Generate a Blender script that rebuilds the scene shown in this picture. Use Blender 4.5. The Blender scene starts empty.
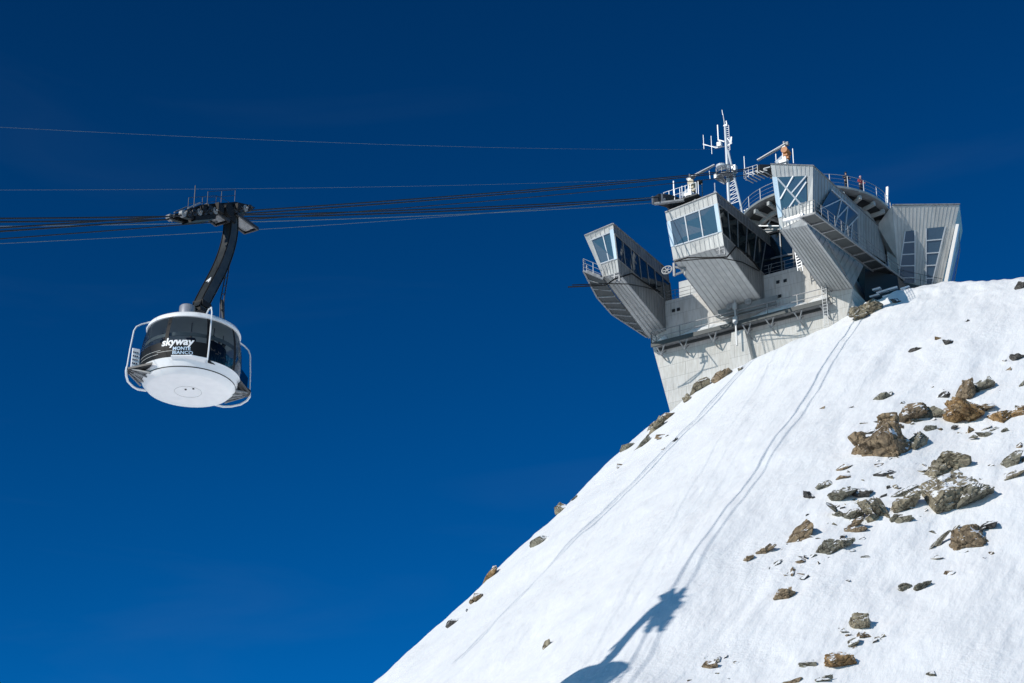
import bpy, bmesh, math, random
import numpy as np
from mathutils import Vector, Matrix, noise as mnoise

random.seed(7)
rad = math.radians
S = bpy.context.scene
COL = S.collection

# ------------------------------------------------------------------ camera
PITCH, FPX, W, H = rad(27), 2400.0, 1024, 683
cam_d = bpy.data.cameras.new('camera'); cam = bpy.data.objects.new('camera', cam_d); COL.objects.link(cam)
cam.location = (0, 0, 1.7); cam.rotation_euler = (rad(90) + PITCH, 0, 0)
cam_d.sensor_width = 36.0; cam_d.lens = 36.0 * FPX / W
cam_d.clip_start = 0.5; cam_d.clip_end = 30000
S.camera = cam

# ------------------------------------------------------------------ world, sun, exposure
SUN_EL, SUN_AZ = rad(26.2), math.atan2(-0.797, -0.604)      # azimuth measured from +Y towards +X
wd = bpy.data.worlds.new('World'); S.world = wd; wd.use_nodes = True
nt = wd.node_tree; nt.nodes.clear()
sky = nt.nodes.new('ShaderNodeTexSky'); sky.sky_type = 'NISHITA'; sky.sun_disc = False
sky.sun_elevation = SUN_EL; sky.sun_rotation = SUN_AZ
sky.altitude = 3450; sky.air_density = 1.0; sky.dust_density = 0.0; sky.ozone_density = 3.0
bg = nt.nodes.new('ShaderNodeBackground'); bg.inputs['Strength'].default_value = 0.08
wo = nt.nodes.new('ShaderNodeOutputWorld')
gam = nt.nodes.new('ShaderNodeGamma'); gam.inputs['Gamma'].default_value = 2.3        # the dry, polarised high-altitude blue
gain = nt.nodes.new('ShaderNodeMixRGB'); gain.blend_type = 'MULTIPLY'; gain.inputs['Fac'].default_value = 1
G_ = 0.08 ** 2.3; gain.inputs['Color2'].default_value = (.25 * G_ / .08, 11.3 * G_ / .08, 8.35 * G_ / .08, 1)
cap = nt.nodes.new('ShaderNodeMixRGB'); cap.blend_type = 'DARKEN'; cap.inputs['Fac'].default_value = 1; cap.inputs['Color2'].default_value = (.30 / .08, .42 / .08, .60 / .08, 1)
nt.links.new(sky.outputs[0], gam.inputs['Color']); nt.links.new(gam.outputs[0], gain.inputs['Color1']); nt.links.new(gain.outputs[0], cap.inputs['Color1']); tcw = nt.nodes.new('ShaderNodeTexCoord'); mpw = nt.nodes.new('ShaderNodeMapping'); mpw.inputs['Rotation'].default_value = (0.3, 0.2, 0); mpw.inputs['Scale'].default_value = (3.0, 3.0, 16.0)
nzw = nt.nodes.new('ShaderNodeTexNoise'); nzw.inputs['Scale'].default_value = 1.3; nzw.inputs['Detail'].default_value = 7; nzw.inputs['Distortion'].default_value = .8
rpw = nt.nodes.new('ShaderNodeMapRange'); rpw.inputs['From Min'].default_value = .54; rpw.inputs['From Max'].default_value = .82; rpw.inputs['To Max'].default_value = .035
cir = nt.nodes.new('ShaderNodeMixRGB'); cir.inputs['Color2'].default_value = (3.2, 4.4, 5.6, 1)     # thin high cirrus
nt.links.new(tcw.outputs['Generated'], mpw.inputs['Vector']); nt.links.new(mpw.outputs[0], nzw.inputs['Vector']); nt.links.new(nzw.outputs['Fac'], rpw.inputs['Value']); nt.links.new(rpw.outputs[0], cir.inputs['Fac'])
nt.links.new(cap.outputs[0], cir.inputs['Color1']); nt.links.new(cir.outputs[0], bg.inputs['Color']); nt.links.new(bg.outputs[0], wo.inputs['Surface'])
SUNV = Vector((math.sin(SUN_AZ) * math.cos(SUN_EL), math.cos(SUN_AZ) * math.cos(SUN_EL), math.sin(SUN_EL)))
sd = bpy.data.lights.new('sun', 'SUN'); sd.energy = 3.35; sd.angle = rad(0.53); sd.color = (1.0, 0.945, 0.865)
so = bpy.data.objects.new('sun', sd); COL.objects.link(so)
so.rotation_euler = SUNV.to_track_quat('Z', 'Y').to_euler(); so.location = (-60, -40, 200)
S.view_settings.view_transform = 'Standard'; S.view_settings.look = 'None'
S.view_settings.exposure = 0.0; S.view_settings.gamma = 1.0; S.view_settings.use_curve_mapping = False

# ------------------------------------------------------------------ surveying helpers (a point of the photo on a known plane)
CAMO = np.array([0, 0, 1.7]); RV = np.array([1., 0, 0])
UV = np.array([0, -math.sin(PITCH), math.cos(PITCH)]); FV = np.array([0, math.cos(PITCH), math.sin(PITCH)])
def ray(px, py): return RV * (px - 512) / FPX + UV * (341.5 - py) / FPX + FV
def at(px, py, D): return CAMO + ray(px, py) * D
def on_plane(px, py, q, n):
    r = ray(px, py); n = np.array(n, float)
    return CAMO + r * (np.dot(np.array(q) - CAMO, n) / np.dot(r, n))
TH = rad(30)
AX = np.array([math.sin(TH), math.cos(TH), 0]); BX = np.array([math.cos(TH), -math.sin(TH), 0]); ZX = np.array([0, 0, 1.])
W0 = at(750, 320, 214)                                      # station datum, on the face of the concrete wall
def to_loc(w): d = np.array(w) - W0; return (float(d @ BX), float(d @ AX), float(d[2]))
def to_world(l): return W0 + BX * l[0] + AX * l[1] + ZX * l[2]
def fa(px, py, a): return to_loc(on_plane(px, py, W0 + AX * a, AX))      # on the plane a = const
def fb(px, py, b): return to_loc(on_plane(px, py, W0 + BX * b, BX))
def fz(px, py, z): return to_loc(on_plane(px, py, W0 + ZX * z, ZX))

# ------------------------------------------------------------------ materials
def mat(name, color, rough=0.6, metal=0.0, spec=0.5):
    m = bpy.data.materials.new(name); m.use_nodes = True
    p = m.node_tree.nodes['Principled BSDF']
    p.inputs['Base Color'].default_value = (*color, 1); p.inputs['Roughness'].default_value = rough
    p.inputs['Metallic'].default_value = metal; p.inputs['Specular IOR Level'].default_value = spec
    return m
def N(m, t): return m.node_tree.nodes.new(t)
def L(m, a, b): m.node_tree.links.new(a, b)
def vary(m, c1, c2, scale=1.0, detail=6, stretch=(1, 1, 1), lo=0.35, hi=0.65, rough=None, bump=0.0, bscale=None, bdist=0.02):
    p = m.node_tree.nodes['Principled BSDF']
    tc = N(m, 'ShaderNodeTexCoord'); mp = N(m, 'ShaderNodeMapping'); mp.inputs['Scale'].default_value = stretch
    L(m, tc.outputs['Object'], mp.inputs['Vector'])
    n = N(m, 'ShaderNodeTexNoise'); n.inputs['Scale'].default_value = scale; n.inputs['Detail'].default_value = detail
    L(m, mp.outputs[0], n.inputs['Vector'])
    r = N(m, 'ShaderNodeValToRGB'); r.color_ramp.elements[0].position = lo; r.color_ramp.elements[1].position = hi
    r.color_ramp.elements[0].color = (*c1, 1); r.color_ramp.elements[1].color = (*c2, 1)
    L(m, n.outputs['Fac'], r.inputs['Fac']); L(m, r.outputs['Color'], p.inputs['Base Color'])
    if bump:
        n2 = N(m, 'ShaderNodeTexNoise'); n2.inputs['Scale'].default_value = bscale or scale * 6; n2.inputs['Detail'].default_value = 5
        L(m, mp.outputs[0], n2.inputs['Vector'])
        b = N(m, 'ShaderNodeBump'); b.inputs['Strength'].default_value = bump; b.inputs['Distance'].default_value = bdist
        L(m, n2.outputs['Fac'], b.inputs['Height']); L(m, b.outputs[0], p.inputs['Normal'])
    return m
M = {}
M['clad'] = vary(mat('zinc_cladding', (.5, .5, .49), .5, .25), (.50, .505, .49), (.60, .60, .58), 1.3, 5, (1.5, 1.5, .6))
M['clad_dark'] = vary(mat('shaded_zinc_cladding', (.3, .31, .31), .5, .25), (.20, .215, .225), (.26, .275, .28), 1.3, 5, (1.5, 1.5, .6))  # darker zinc copy; shade on the pod flanks is put into its colour
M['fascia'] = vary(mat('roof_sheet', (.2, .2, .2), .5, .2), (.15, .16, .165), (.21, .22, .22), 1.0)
M['clad_under'] = vary(mat('shaded_underside_sheet', (.36, .37, .37), .55, .15), (.40, .42, .42), (.48, .495, .49), 1.3, 5, (1.5, 1.5, .6))  # zinc toned down: shade under the pods is in the colour
M['clad_flank'] = vary(mat('shaded_flank_sheet', (.36, .37, .37), .5, .2), (.29, .31, .32), (.37, .385, .39), 1.3, 5, (1.5, 1.5, .6))  # zinc darkened for the side turned from the sun, shade painted in
M['white'] = vary(mat('white_paint', (.88, .88, .88), .35), (.86, .865, .87), (.92, .92, .92), 2.0)
M['white_steel'] = mat('white_steel', (.6, .63, .66), .45, .1)
M['tube_white'] = mat('white_tube_paint', (.8, .81, .82), .35)
M['galv'] = vary(mat('galvanised_steel', (.25, .26, .27), .55, .2), (.19, .20, .21), (.29, .30, .31), 4.0)
M['seam'] = mat('seam_shadow_gap', (.32, .33, .33), .6, .1)
M['seam_pale'] = mat('pale_panel_joint', (.47, .47, .46), .6, .1)
M['rail'] = mat('rail_steel', (.36, .38, .40), .5, .2)
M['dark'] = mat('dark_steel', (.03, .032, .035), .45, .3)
M['black'] = mat('black_paint', (.008, .009, .010), .55, 0, .2)
M['arm_grey'] = vary(mat('grey_green_arm_paint', (.09, .1, .095), .4), (.016, .02, .02), (.03, .035, .034), 1.5)
M['rope'] = mat('steel_rope', (.018, .024, .032), .7, 0, .2)
M['rope_light'] = mat('light_rope', (.13, .18, .22), .5, .3)
M['fin'] = mat('pale_blue_reflection', (.62, .76, .86), .3)  # reflection in the corner glass, painted as a flat pale blue
M['orange'] = mat('orange_paint', (.42, .14, .02), .5)
M['beige'] = mat('beige_paint', (.5, .42, .28), .5)
M['grate'] = mat('dark_grating', (.06, .068, .07), .6, .2)
M['seat'] = mat('panel_grey', (.42, .43, .42), .5)
M['chrome'] = mat('brushed_steel', (.6, .6, .6), .3, .6)
M['letter'] = mat('white_lettering', (.85, .86, .87), .5)
M['letter_blue'] = mat('pale_blue_lettering', (.55, .70, .85), .5)
M['skin'] = mat('skin', (.5, .32, .24), .6)
M['red'] = mat('red_jacket', (.42, .05, .06), .7); M['pink'] = mat('pink_helmet', (.7, .4, .42), .4)
M['navy'] = mat('navy_cloth', (.02, .025, .05), .8); M['charcoal'] = mat('charcoal_cloth', (.03, .03, .032), .8)
def sheets(m, axis_, width):
    p = m.node_tree.nodes['Principled BSDF']; old = p.inputs['Base Color'].links[0].from_socket
    tc = N(m, 'ShaderNodeTexCoord'); sx = N(m, 'ShaderNodeSeparateXYZ'); L(m, tc.outputs['Object'], sx.inputs[0])
    dv = N(m, 'ShaderNodeMath'); dv.operation = 'DIVIDE'; dv.inputs[1].default_value = width; L(m, sx.outputs[axis_], dv.inputs[0])
    fl = N(m, 'ShaderNodeMath'); fl.operation = 'FLOOR'; L(m, dv.outputs[0], fl.inputs[0])
    wn = N(m, 'ShaderNodeTexWhiteNoise'); wn.noise_dimensions = '1D'; L(m, fl.outputs[0], wn.inputs['W'])
    mr = N(m, 'ShaderNodeMapRange'); mr.inputs['To Min'].default_value = .86; mr.inputs['To Max'].default_value = 1.05; L(m, wn.outputs['Value'], mr.inputs['Value'])
    mx = N(m, 'ShaderNodeVectorMath'); mx.operation = 'SCALE'; L(m, old, mx.inputs[0]); L(m, mr.outputs[0], mx.inputs['Scale']); L(m, mx.outputs[0], p.inputs['Base Color'])
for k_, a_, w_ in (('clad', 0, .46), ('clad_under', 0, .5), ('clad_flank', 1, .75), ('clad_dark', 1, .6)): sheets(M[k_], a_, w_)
def concrete():
    m = vary(mat('concrete', (.55, .54, .51), .85), (.54, .535, .515), (.66, .655, .635), .5, 8, (1, 1, .6), .3, .7, bump=.25, bscale=3)
    p = m.node_tree.nodes['Principled BSDF']; old = p.inputs['Base Color'].links[0].from_socket
    tc = N(m, 'ShaderNodeTexCoord'); mp = N(m, 'ShaderNodeMapping'); mp.inputs['Rotation'].default_value = (rad(90), 0, 0)
    L(m, tc.outputs['Object'], mp.inputs['Vector'])
    br = N(m, 'ShaderNodeTexBrick'); br.offset = 0.5; br.inputs['Scale'].default_value = 1; br.inputs['Brick Width'].default_value = 2.6
    br.inputs['Row Height'].default_value = 1.25; br.inputs['Mortar Size'].default_value = .018
    br.inputs['Color1'].default_value = (1, 1, 1, 1); br.inputs['Color2'].default_value = (.93, .93, .92, 1); br.inputs['Mortar'].default_value = (.62, .62, .62, 1)
    L(m, mp.outputs[0], br.inputs['Vector'])
    # fine board marks
    n = N(m, 'ShaderNodeTexNoise'); n.inputs['Scale'].default_value = 1; n.inputs['Detail'].default_value = 6
    mp2 = N(m, 'ShaderNodeMapping'); mp2.inputs['Scale'].default_value = (6, 6, .8); L(m, tc.outputs['Object'], mp2.inputs['Vector']); L(m, mp2.outputs[0], n.inputs['Vector'])
    rr = N(m, 'ShaderNodeValToRGB'); rr.color_ramp.elements[0].position = .38; rr.color_ramp.elements[0].color = (.82, .80, .77, 1); rr.color_ramp.elements[1].position = .6
    L(m, n.outputs['Fac'], rr.inputs['Fac'])
    mx = N(m, 'ShaderNodeMixRGB'); mx.blend_type = 'MULTIPLY'; mx.inputs['Fac'].default_value = 1
    L(m, old, mx.inputs['Color1']); L(m, br.outputs['Color'], mx.inputs['Color2'])
    mx2 = N(m, 'ShaderNodeMixRGB'); mx2.blend_type = 'MULTIPLY'; mx2.inputs['Fac'].default_value = .8
    L(m, mx.outputs[0], mx2.inputs['Color1']); L(m, rr.outputs['Color'], mx2.inputs['Color2']); L(m, mx2.outputs[0], p.inputs['Base Color'])
    return m
M['concrete'] = concrete()
def glass(name, base, refl, tint=None, transp=0.0):
    m = bpy.data.materials.new(name); m.use_nodes = True; nd = m.node_tree.nodes; nd.clear()
    out = nd.new('ShaderNodeOutputMaterial'); d = nd.new('ShaderNodeBsdfDiffuse'); d.inputs['Color'].default_value = (*base, 1)
    g = nd.new('ShaderNodeBsdfGlossy'); g.inputs['Roughness'].default_value = .03; g.inputs['Color'].default_value = (.9, .95, 1, 1)
    f = nd.new('ShaderNodeFresnel'); f.inputs['IOR'].default_value = 1.5
    tc_ = nd.new('ShaderNodeTexCoord'); nz_ = nd.new('ShaderNodeTexNoise'); nz_.inputs['Scale'].default_value = .7; nz_.inputs['Detail'].default_value = 2; L(m, tc_.outputs['Object'], nz_.inputs['Vector'])
    bp_ = nd.new('ShaderNodeBump'); bp_.inputs['Strength'].default_value = .25; bp_.inputs['Distance'].default_value = .06; L(m, nz_.outputs['Fac'], bp_.inputs['Height']); L(m, bp_.outputs[0], g.inputs['Normal'])
    ma = nd.new('ShaderNodeMath'); ma.operation = 'ADD'; ma.use_clamp = True; ma.inputs[1].default_value = refl; ml = nd.new('ShaderNodeMath'); ml.operation = 'MULTIPLY'; ml.inputs[1].default_value = .55; L(m, f.outputs[0], ml.inputs[0]); L(m, ml.outputs[0], ma.inputs[0])
    base_out = d.outputs[0]
    if transp:
        t = nd.new('ShaderNodeBsdfTransparent'); t.inputs['Color'].default_value = (*tint, 1)
        mt = nd.new('ShaderNodeMixShader'); mt.inputs[0].default_value = transp; L(m, d.outputs[0], mt.inputs[1]); L(m, t.outputs[0], mt.inputs[2]); base_out = mt.outputs[0]
    mx = nd.new('ShaderNodeMixShader'); L(m, ma.outputs[0], mx.inputs[0]); L(m, base_out, mx.inputs[1]); L(m, g.outputs[0], mx.inputs[2]); L(m, mx.outputs[0], out.inputs['Surface'])
    return m
M['glass'] = glass('blue_grey_window_glass', (.05, .105, .165), .03)
M['glass_dark'] = glass('dark_window_glass', (.008, .014, .018), .03)
M['glass_cabin'] = glass('tinted_cabin_glass', (.002, .003, .004), .0, (.40, .45, .47), .96)
M['glass_screen'] = glass('clear_screen_glass', (.02, .03, .04), .01, (.75, .85, .95), .9)
def snow_mat():
    m = mat('snow', (.9, .91, .93), .55, 0, .3)
    p = m.node_tree.nodes['Principled BSDF']
    tc = N(m, 'ShaderNodeTexCoord'); mp = N(m, 'ShaderNodeMapping'); mp.inputs['Scale'].default_value = (1.25, .34, .5)
    mr = N(m, 'ShaderNodeMapping'); mr.inputs['Rotation'].default_value = (0, 0, TH); L(m, tc.outputs['Object'], mr.inputs['Vector']); L(m, mr.outputs[0], mp.inputs['Vector'])
    n = N(m, 'ShaderNodeTexNoise'); n.inputs['Scale'].default_value = .85; n.inputs['Detail'].default_value = 5; n.inputs['Roughness'].default_value = .52
    L(m, mp.outputs[0], n.inputs['Vector'])
    b = N(m, 'ShaderNodeBump'); b.inputs['Strength'].default_value = .6; b.inputs['Distance'].default_value = .42
    nf = N(m, 'ShaderNodeTexNoise'); nf.inputs['Scale'].default_value = 2.6; nf.inputs['Detail'].default_value = 5; nf.inputs['Roughness'].default_value = .6; nf.inputs['Distortion'].default_value = .6; L(m, tc.outputs['Object'], nf.inputs['Vector'])
    npch = N(m, 'ShaderNodeTexNoise'); npch.inputs['Scale'].default_value = .09; npch.inputs['Detail'].default_value = 4; L(m, tc.outputs['Object'], npch.inputs['Vector'])
    rp = N(m, 'ShaderNodeMapRange'); rp.inputs['From Min'].default_value = .45; rp.inputs['From Max'].default_value = .62; rp.inputs['To Max'].default_value = .30; L(m, npch.outputs['Fac'], rp.inputs['Value'])
    mm = N(m, 'ShaderNodeMath'); mm.operation = 'MULTIPLY_ADD'; L(m, nf.outputs['Fac'], mm.inputs[0]); L(m, rp.outputs[0], mm.inputs[1]); L(m, n.outputs['Fac'], mm.inputs[2])
    L(m, mm.outputs[0], b.inputs['Height']); L(m, b.outputs[0], p.inputs['Normal'])
    n2 = N(m, 'ShaderNodeTexNoise'); n2.inputs['Scale'].default_value = .25; n2.inputs['Detail'].default_value = 6; L(m, mp.outputs[0], n2.inputs['Vector'])
    r = N(m, 'ShaderNodeValToRGB'); r.color_ramp.elements[0].color = (.87, .885, .905, 1); r.color_ramp.elements[1].color = (.92, .925, .935, 1)
    r.color_ramp.elements[0].position = .35; r.color_ramp.elements[1].position = .65
    L(m, n2.outputs['Fac'], r.inputs['Fac']); L(m, r.outputs['Color'], p.inputs['Base Color'])
    return m
M['snow'] = snow_mat()
def rock_mat(name, c1, c2, c3):
    m = mat(name, c1, .9, 0, .3); p = m.node_tree.nodes['Principled BSDF']
    tc = N(m, 'ShaderNodeTexCoord')
    n = N(m, 'ShaderNodeTexNoise'); n.inputs['Scale'].default_value = 1.1; n.inputs['Detail'].default_value = 8; n.inputs['Roughness'].default_value = .65
    L(m, tc.outputs['Object'], n.inputs['Vector'])
    r = N(m, 'ShaderNodeValToRGB'); e = r.color_ramp.elements
    e[0].position = .30; e[0].color = (*c1, 1); e[1].position = .68; e[1].color = (*c3, 1); k = e.new(.5); k.color = (*c2, 1)
    L(m, n.outputs['Fac'], r.inputs['Fac'])
    v = N(m, 'ShaderNodeTexNoise'); v.inputs['Scale'].default_value = 5; v.inputs['Detail'].default_value = 6; v.inputs['Roughness'].default_value = .75; L(m, tc.outputs['Object'], v.inputs['Vector'])
    rv = N(m, 'ShaderNodeValToRGB'); rv.color_ramp.elements[0].position = .36; rv.color_ramp.elements[0].color = (.34, .33, .33, 1); rv.color_ramp.elements[1].position = .55; rv.color_ramp.elements[1].color = (1, 1, 1, 1)
    L(m, v.outputs['Fac'], rv.inputs['Fac'])
    mx = N(m, 'ShaderNodeMixRGB'); mx.blend_type = 'MULTIPLY'; mx.inputs['Fac'].default_value = .8; L(m, r.outputs['Color'], mx.inputs['Color1']); L(m, rv.outputs['Color'], mx.inputs['Color2'])
    vo = N(m, 'ShaderNodeTexVoronoi'); vo.feature = 'DISTANCE_TO_EDGE'; vo.inputs['Scale'].default_value = 1.15
    va = N(m, 'ShaderNodeVectorMath'); va.operation = 'MULTIPLY_ADD'; va.inputs[1].default_value = (.5, .5, .5); L(m, v.outputs['Color'], va.inputs[0]); L(m, tc.outputs['Object'], va.inputs[2]); L(m, va.outputs[0], vo.inputs['Vector'])
    rc = N(m, 'ShaderNodeValToRGB'); rc.color_ramp.elements[0].color = (.22, .21, .2, 1); rc.color_ramp.elements[1].position = .07; rc.color_ramp.elements[1].color = (1, 1, 1, 1); L(m, vo.outputs['Distance'], rc.inputs['Fac'])
    mc = N(m, 'ShaderNodeMixRGB'); mc.blend_type = 'MULTIPLY'; mc.inputs['Fac'].default_value = 1; L(m, mx.outputs['Color'], mc.inputs['Color1']); L(m, rc.outputs['Color'], mc.inputs['Color2']); mx = mc
    # snow that lies on the ledges
    g = N(m, 'ShaderNodeNewGeometry'); sx = N(m, 'ShaderNodeSeparateXYZ'); L(m, g.outputs['Normal'], sx.inputs[0])
    n3 = N(m, 'ShaderNodeTexNoise'); n3.inputs['Scale'].default_value = 1.7; n3.inputs['Detail'].default_value = 5; L(m, tc.outputs['Object'], n3.inputs['Vector'])
    ad = N(m, 'ShaderNodeMath'); ad.operation = 'MULTIPLY_ADD'; ad.inputs[1].default_value = 2.5; L(m, n3.outputs['Fac'], ad.inputs[0]); L(m, sx.outputs['Z'], ad.inputs[2])
    rs = N(m, 'ShaderNodeMapRange'); rs.inputs['From Min'].default_value = 1.88; rs.inputs['From Max'].default_value = 1.98; L(m, ad.outputs[0], rs.inputs['Value'])
    ms = N(m, 'ShaderNodeMixRGB'); ms.inputs['Color2'].default_value = (.88, .89, .91, 1); L(m, rs.outputs[0], ms.inputs['Fac']); L(m, mx.outputs[0], ms.inputs['Color1']); L(m, ms.outputs[0], p.inputs['Base Color'])
    b = N(m, 'ShaderNodeBump'); b.inputs['Strength'].default_value = .8; b.inputs['Distance'].default_value = .12; L(m, v.outputs['Fac'], b.inputs['Height']); L(m, b.outputs[0], p.inputs['Normal'])
    return m
M['rock_brown'] = rock_mat('brown_rock', (0.15, 0.115, 0.08), (0.3, 0.225, 0.145), (0.4, 0.3, 0.19))
M['rock_orange'] = rock_mat('rusty_rock', (0.17, 0.11, 0.065), (0.36, 0.225, 0.1), (0.45, 0.33, 0.2))
M['rock_tan'] = rock_mat('tan_rock', (0.19, 0.165, 0.115), (0.34, 0.295, 0.21), (0.44, 0.39, 0.28))
M['rock_grey'] = rock_mat('grey_rock', (.13,.125,.10), (.25,.235,.18), (.33,.31,.245))
M['rock_dark'] = rock_mat('dark_rock', (0.05, 0.05, 0.05), (0.1, 0.095, 0.09), (0.16, 0.15, 0.135))

# ------------------------------------------------------------------ mesh builder
class MB:
    def __init__(s): s.v = []; s.f = []; s.mi = []; s.cur = 0
    def add(s, vs, fs):
        o = len(s.v); s.v += [tuple(map(float, v)) for v in vs]; fs = [tuple(i + o for i in f) for f in fs]; s.f += fs; s.mi += [s.cur] * len(fs); return s
    def face(s, pts): return s.add(pts, [tuple(range(len(pts)))])
    def box(s, c, size, rot=None):
        x, y, z = [d / 2 for d in size]; R = rot if rot is not None else Matrix.Identity(3)
        vs = [Vector(c) + R @ Vector((i * x, j * y, k * z)) for i in (-1, 1) for j in (-1, 1) for k in (-1, 1)]
        return s.add(vs, [(0, 1, 3, 2), (4, 6, 7, 5), (0, 4, 5, 1), (2, 3, 7, 6), (0, 2, 6, 4), (1, 5, 7, 3)])
    def bar(s, p, q, w, h=None, up=(0, 0, 1)):
        p, q = Vector(p), Vector(q); d = (q - p); l = d.length
        if l < 1e-6: return s
        d.normalize(); u = Vector(up)
        if abs(d.dot(u)) > .98: u = Vector((1, 0, 0))
        x = d.cross(u).normalized(); z = x.cross(d)
        return s.box((p + q) / 2, (w, l, h or w), Matrix((x, d, z)).transposed())
    def tube(s, pts, r, n=8, close=False, cap=True):
        pts = [Vector(p) for p in pts]; m = len(pts); rs = r if isinstance(r, (list, tuple)) else [r] * m
        rings = []; prev = None
        for i, p in enumerate(pts):
            if close: t = pts[(i + 1) % m] - pts[i - 1]
            else: t = pts[min(i + 1, m - 1)] - pts[max(i - 1, 0)]
            t.normalize()
            u = prev if prev is not None else (Vector((0, 0, 1)) if abs(t.z) < .9 else Vector((1, 0, 0)))
            x = (u - t * u.dot(t)).normalized(); y = t.cross(x); prev = x
            rings.append([p + (x * math.cos(2 * math.pi * k / n) + y * math.sin(2 * math.pi * k / n)) * rs[i] for k in range(n)])
        vs = [v for rg in rings for v in rg]; fs = []
        for i in range(m if close else m - 1):
            j = (i + 1) % m
            fs += [(i * n + k, i * n + (k + 1) % n, j * n + (k + 1) % n, j * n + k) for k in range(n)]
        if cap and not close: fs += [tuple(range(n - 1, -1, -1)), tuple((m - 1) * n + k for k in range(n))]
        return s.add(vs, fs)
    def lathe(s, prof, n=48, c=(0, 0, 0), a0=0, a1=2 * math.pi):
        full = abs(a1 - a0 - 2 * math.pi) < 1e-6; m = n if full else n + 1; vs = []; fs = []
        for (r, z) in prof:
            for k in range(m):
                t = a0 + (a1 - a0) * k / n; vs.append((c[0] + r * math.cos(t), c[1] + r * math.sin(t), c[2] + z))
        for i in range(len(prof) - 1):
            for k in range(n):
                k2 = (k + 1) % m; fs.append((i * m + k, i * m + k2, (i + 1) * m + k2, (i + 1) * m + k))
        return s.add(vs, fs)
    def slab(s, pts, off):
        n = len(pts); o = Vector(off); top = [Vector(p) for p in pts]; bot = [p + o for p in top]
        return s.add(top + bot, [tuple(range(n)), tuple(range(2 * n - 1, n - 1, -1))] + [(i, i + n, (i + 1) % n + n, (i + 1) % n) for i in range(n)])
    def build(s, name, m, parent=None, smooth=False, loc=None):
        me = bpy.data.meshes.new(name); me.from_pydata(s.v, [], s.f); me.update()
        bm = bmesh.new(); bm.from_mesh(me); bmesh.ops.recalc_face_normals(bm, faces=bm.faces); bm.to_mesh(me); bm.free()
        if smooth:
            me.shade_smooth()
            try: me.set_sharp_from_angle(angle=rad(40))
            except Exception: pass
        for m_ in (m if isinstance(m, (list, tuple)) else [m]): me.materials.append(m_)
        if isinstance(m, (list, tuple)): me.polygons.foreach_set('material_index', s.mi)
        o = bpy.data.objects.new(name, me); COL.objects.link(o)
        if parent: o.parent = parent
        if loc is not None: o.location = loc
        return o
def lerp(p, q, t): return tuple(p[i] + (q[i] - p[i]) * t for i in range(3))
def bil(q, u, v):                                             # q = corner order BL, BR, TR, TL
    return lerp(lerp(q[0], q[1], u), lerp(q[3], q[2], u), v)
def nrm(q): return (Vector(q[1]) - Vector(q[0])).cross(Vector(q[3]) - Vector(q[0])).normalized()
def panel(mb, q, n, away, rib=.035, w=.06, vert=True):       # a sheet with standing seams; away = a point on its inner side
    mb.face(q); nn = nrm(q)
    if (Vector(q[0]) - Vector(away)).dot(nn) < 0: nn = -nn
    for i in range(1, n):
        t = i / n
        p0, p1 = (bil(q, t, 0), bil(q, t, 1)) if vert else (bil(q, 0, t), bil(q, 1, t))
        mb.cur = 1; mb.bar(Vector(p0) + nn * rib * .4, Vector(p1) + nn * rib * .4, w, rib, up=nn); mb.cur = 0
def pane_grid(parent, q, away, us, vs, gm, fm, name='window', fname='mullion', fw=.09, proud=.04, outline=True):
    nn = nrm(q)
    if (Vector(q[0]) - Vector(away)).dot(nn) < 0: nn = -nn
    g = MB(); g.slab([Vector(p) + nn * .012 for p in q], -nn * .03); go = g.build(name, gm, parent)
    f = MB()
    for u in us: f.bar(Vector(bil(q, u, 0)) + nn * proud, Vector(bil(q, u, 1)) + nn * proud, fw, .07, up=nn)
    for v in vs: f.bar(Vector(bil(q, 0, v)) + nn * (proud + .004), Vector(bil(q, 1, v)) + nn * (proud + .004), fw, .07, up=nn)
    if f.v: f.build(fname, fm, parent)
    return go
def empty(name, loc, rot=(0, 0, 0)):
    o = bpy.data.objects.new(name, None); COL.objects.link(o); o.location = tuple(map(float, loc)); o.rotation_euler = rot; o.empty_display_size = .3; return o
def tag(o, label, cat, group=None):
    o['label'] = label; o['category'] = cat
    if group: o['group'] = group
    return o
def rail(mb, pts, h=1.1, step=1.4, r=.03, mids=(.5,), posts=True, up=(0, 0, 1)):
    U = Vector(up)
    for i in range(len(pts) - 1):
        p, q = Vector(pts[i]), Vector(pts[i + 1]); n = max(1, round((q - p).length / step))
        if posts:
            for k in range(n + 1):
                b = p.lerp(q, k / n); mb.bar(b, b + U * h, r * 1.6)
        mb.tube([p + U * h, q + U * h], r, 6)
        for m_ in mids: mb.tube([p + U * h * m_, q + U * h * m_], r * .8, 6)

# ------------------------------------------------------------------ terrain
_rng = np.random.RandomState(3); _PERM = _rng.rand(512, 512)
def vnoise(x, y):
    xi = np.floor(x).astype(int); yi = np.floor(y).astype(int); fx = x - xi; fy = y - yi
    fx = fx * fx * fx * (fx * (fx * 6 - 15) + 10); fy = fy * fy * fy * (fy * (fy * 6 - 15) + 10)
    g = lambda i, j: _PERM[i % 512, j % 512]
    return (g(xi, yi) * (1 - fx) + g(xi + 1, yi) * fx) * (1 - fy) + (g(xi, yi + 1) * (1 - fx) + g(xi + 1, yi + 1) * fx) * fy - .5
def fbm(x, y, o=4, gain=.5):
    s = 0; a = 1
    for k in range(o):
        s = s + a * vnoise(x + 17.3 * k, y + 9.1 * k); x = x * 2.03; y = y * 2.03; a *= gain
    return s
def smin(p, q, k):
    h = np.clip(.5 + .5 * (q - p) / k, 0, 1); return q * (1 - h) + p * h - k * h * (1 - h)
GROUND = -float(W0[2])
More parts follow.
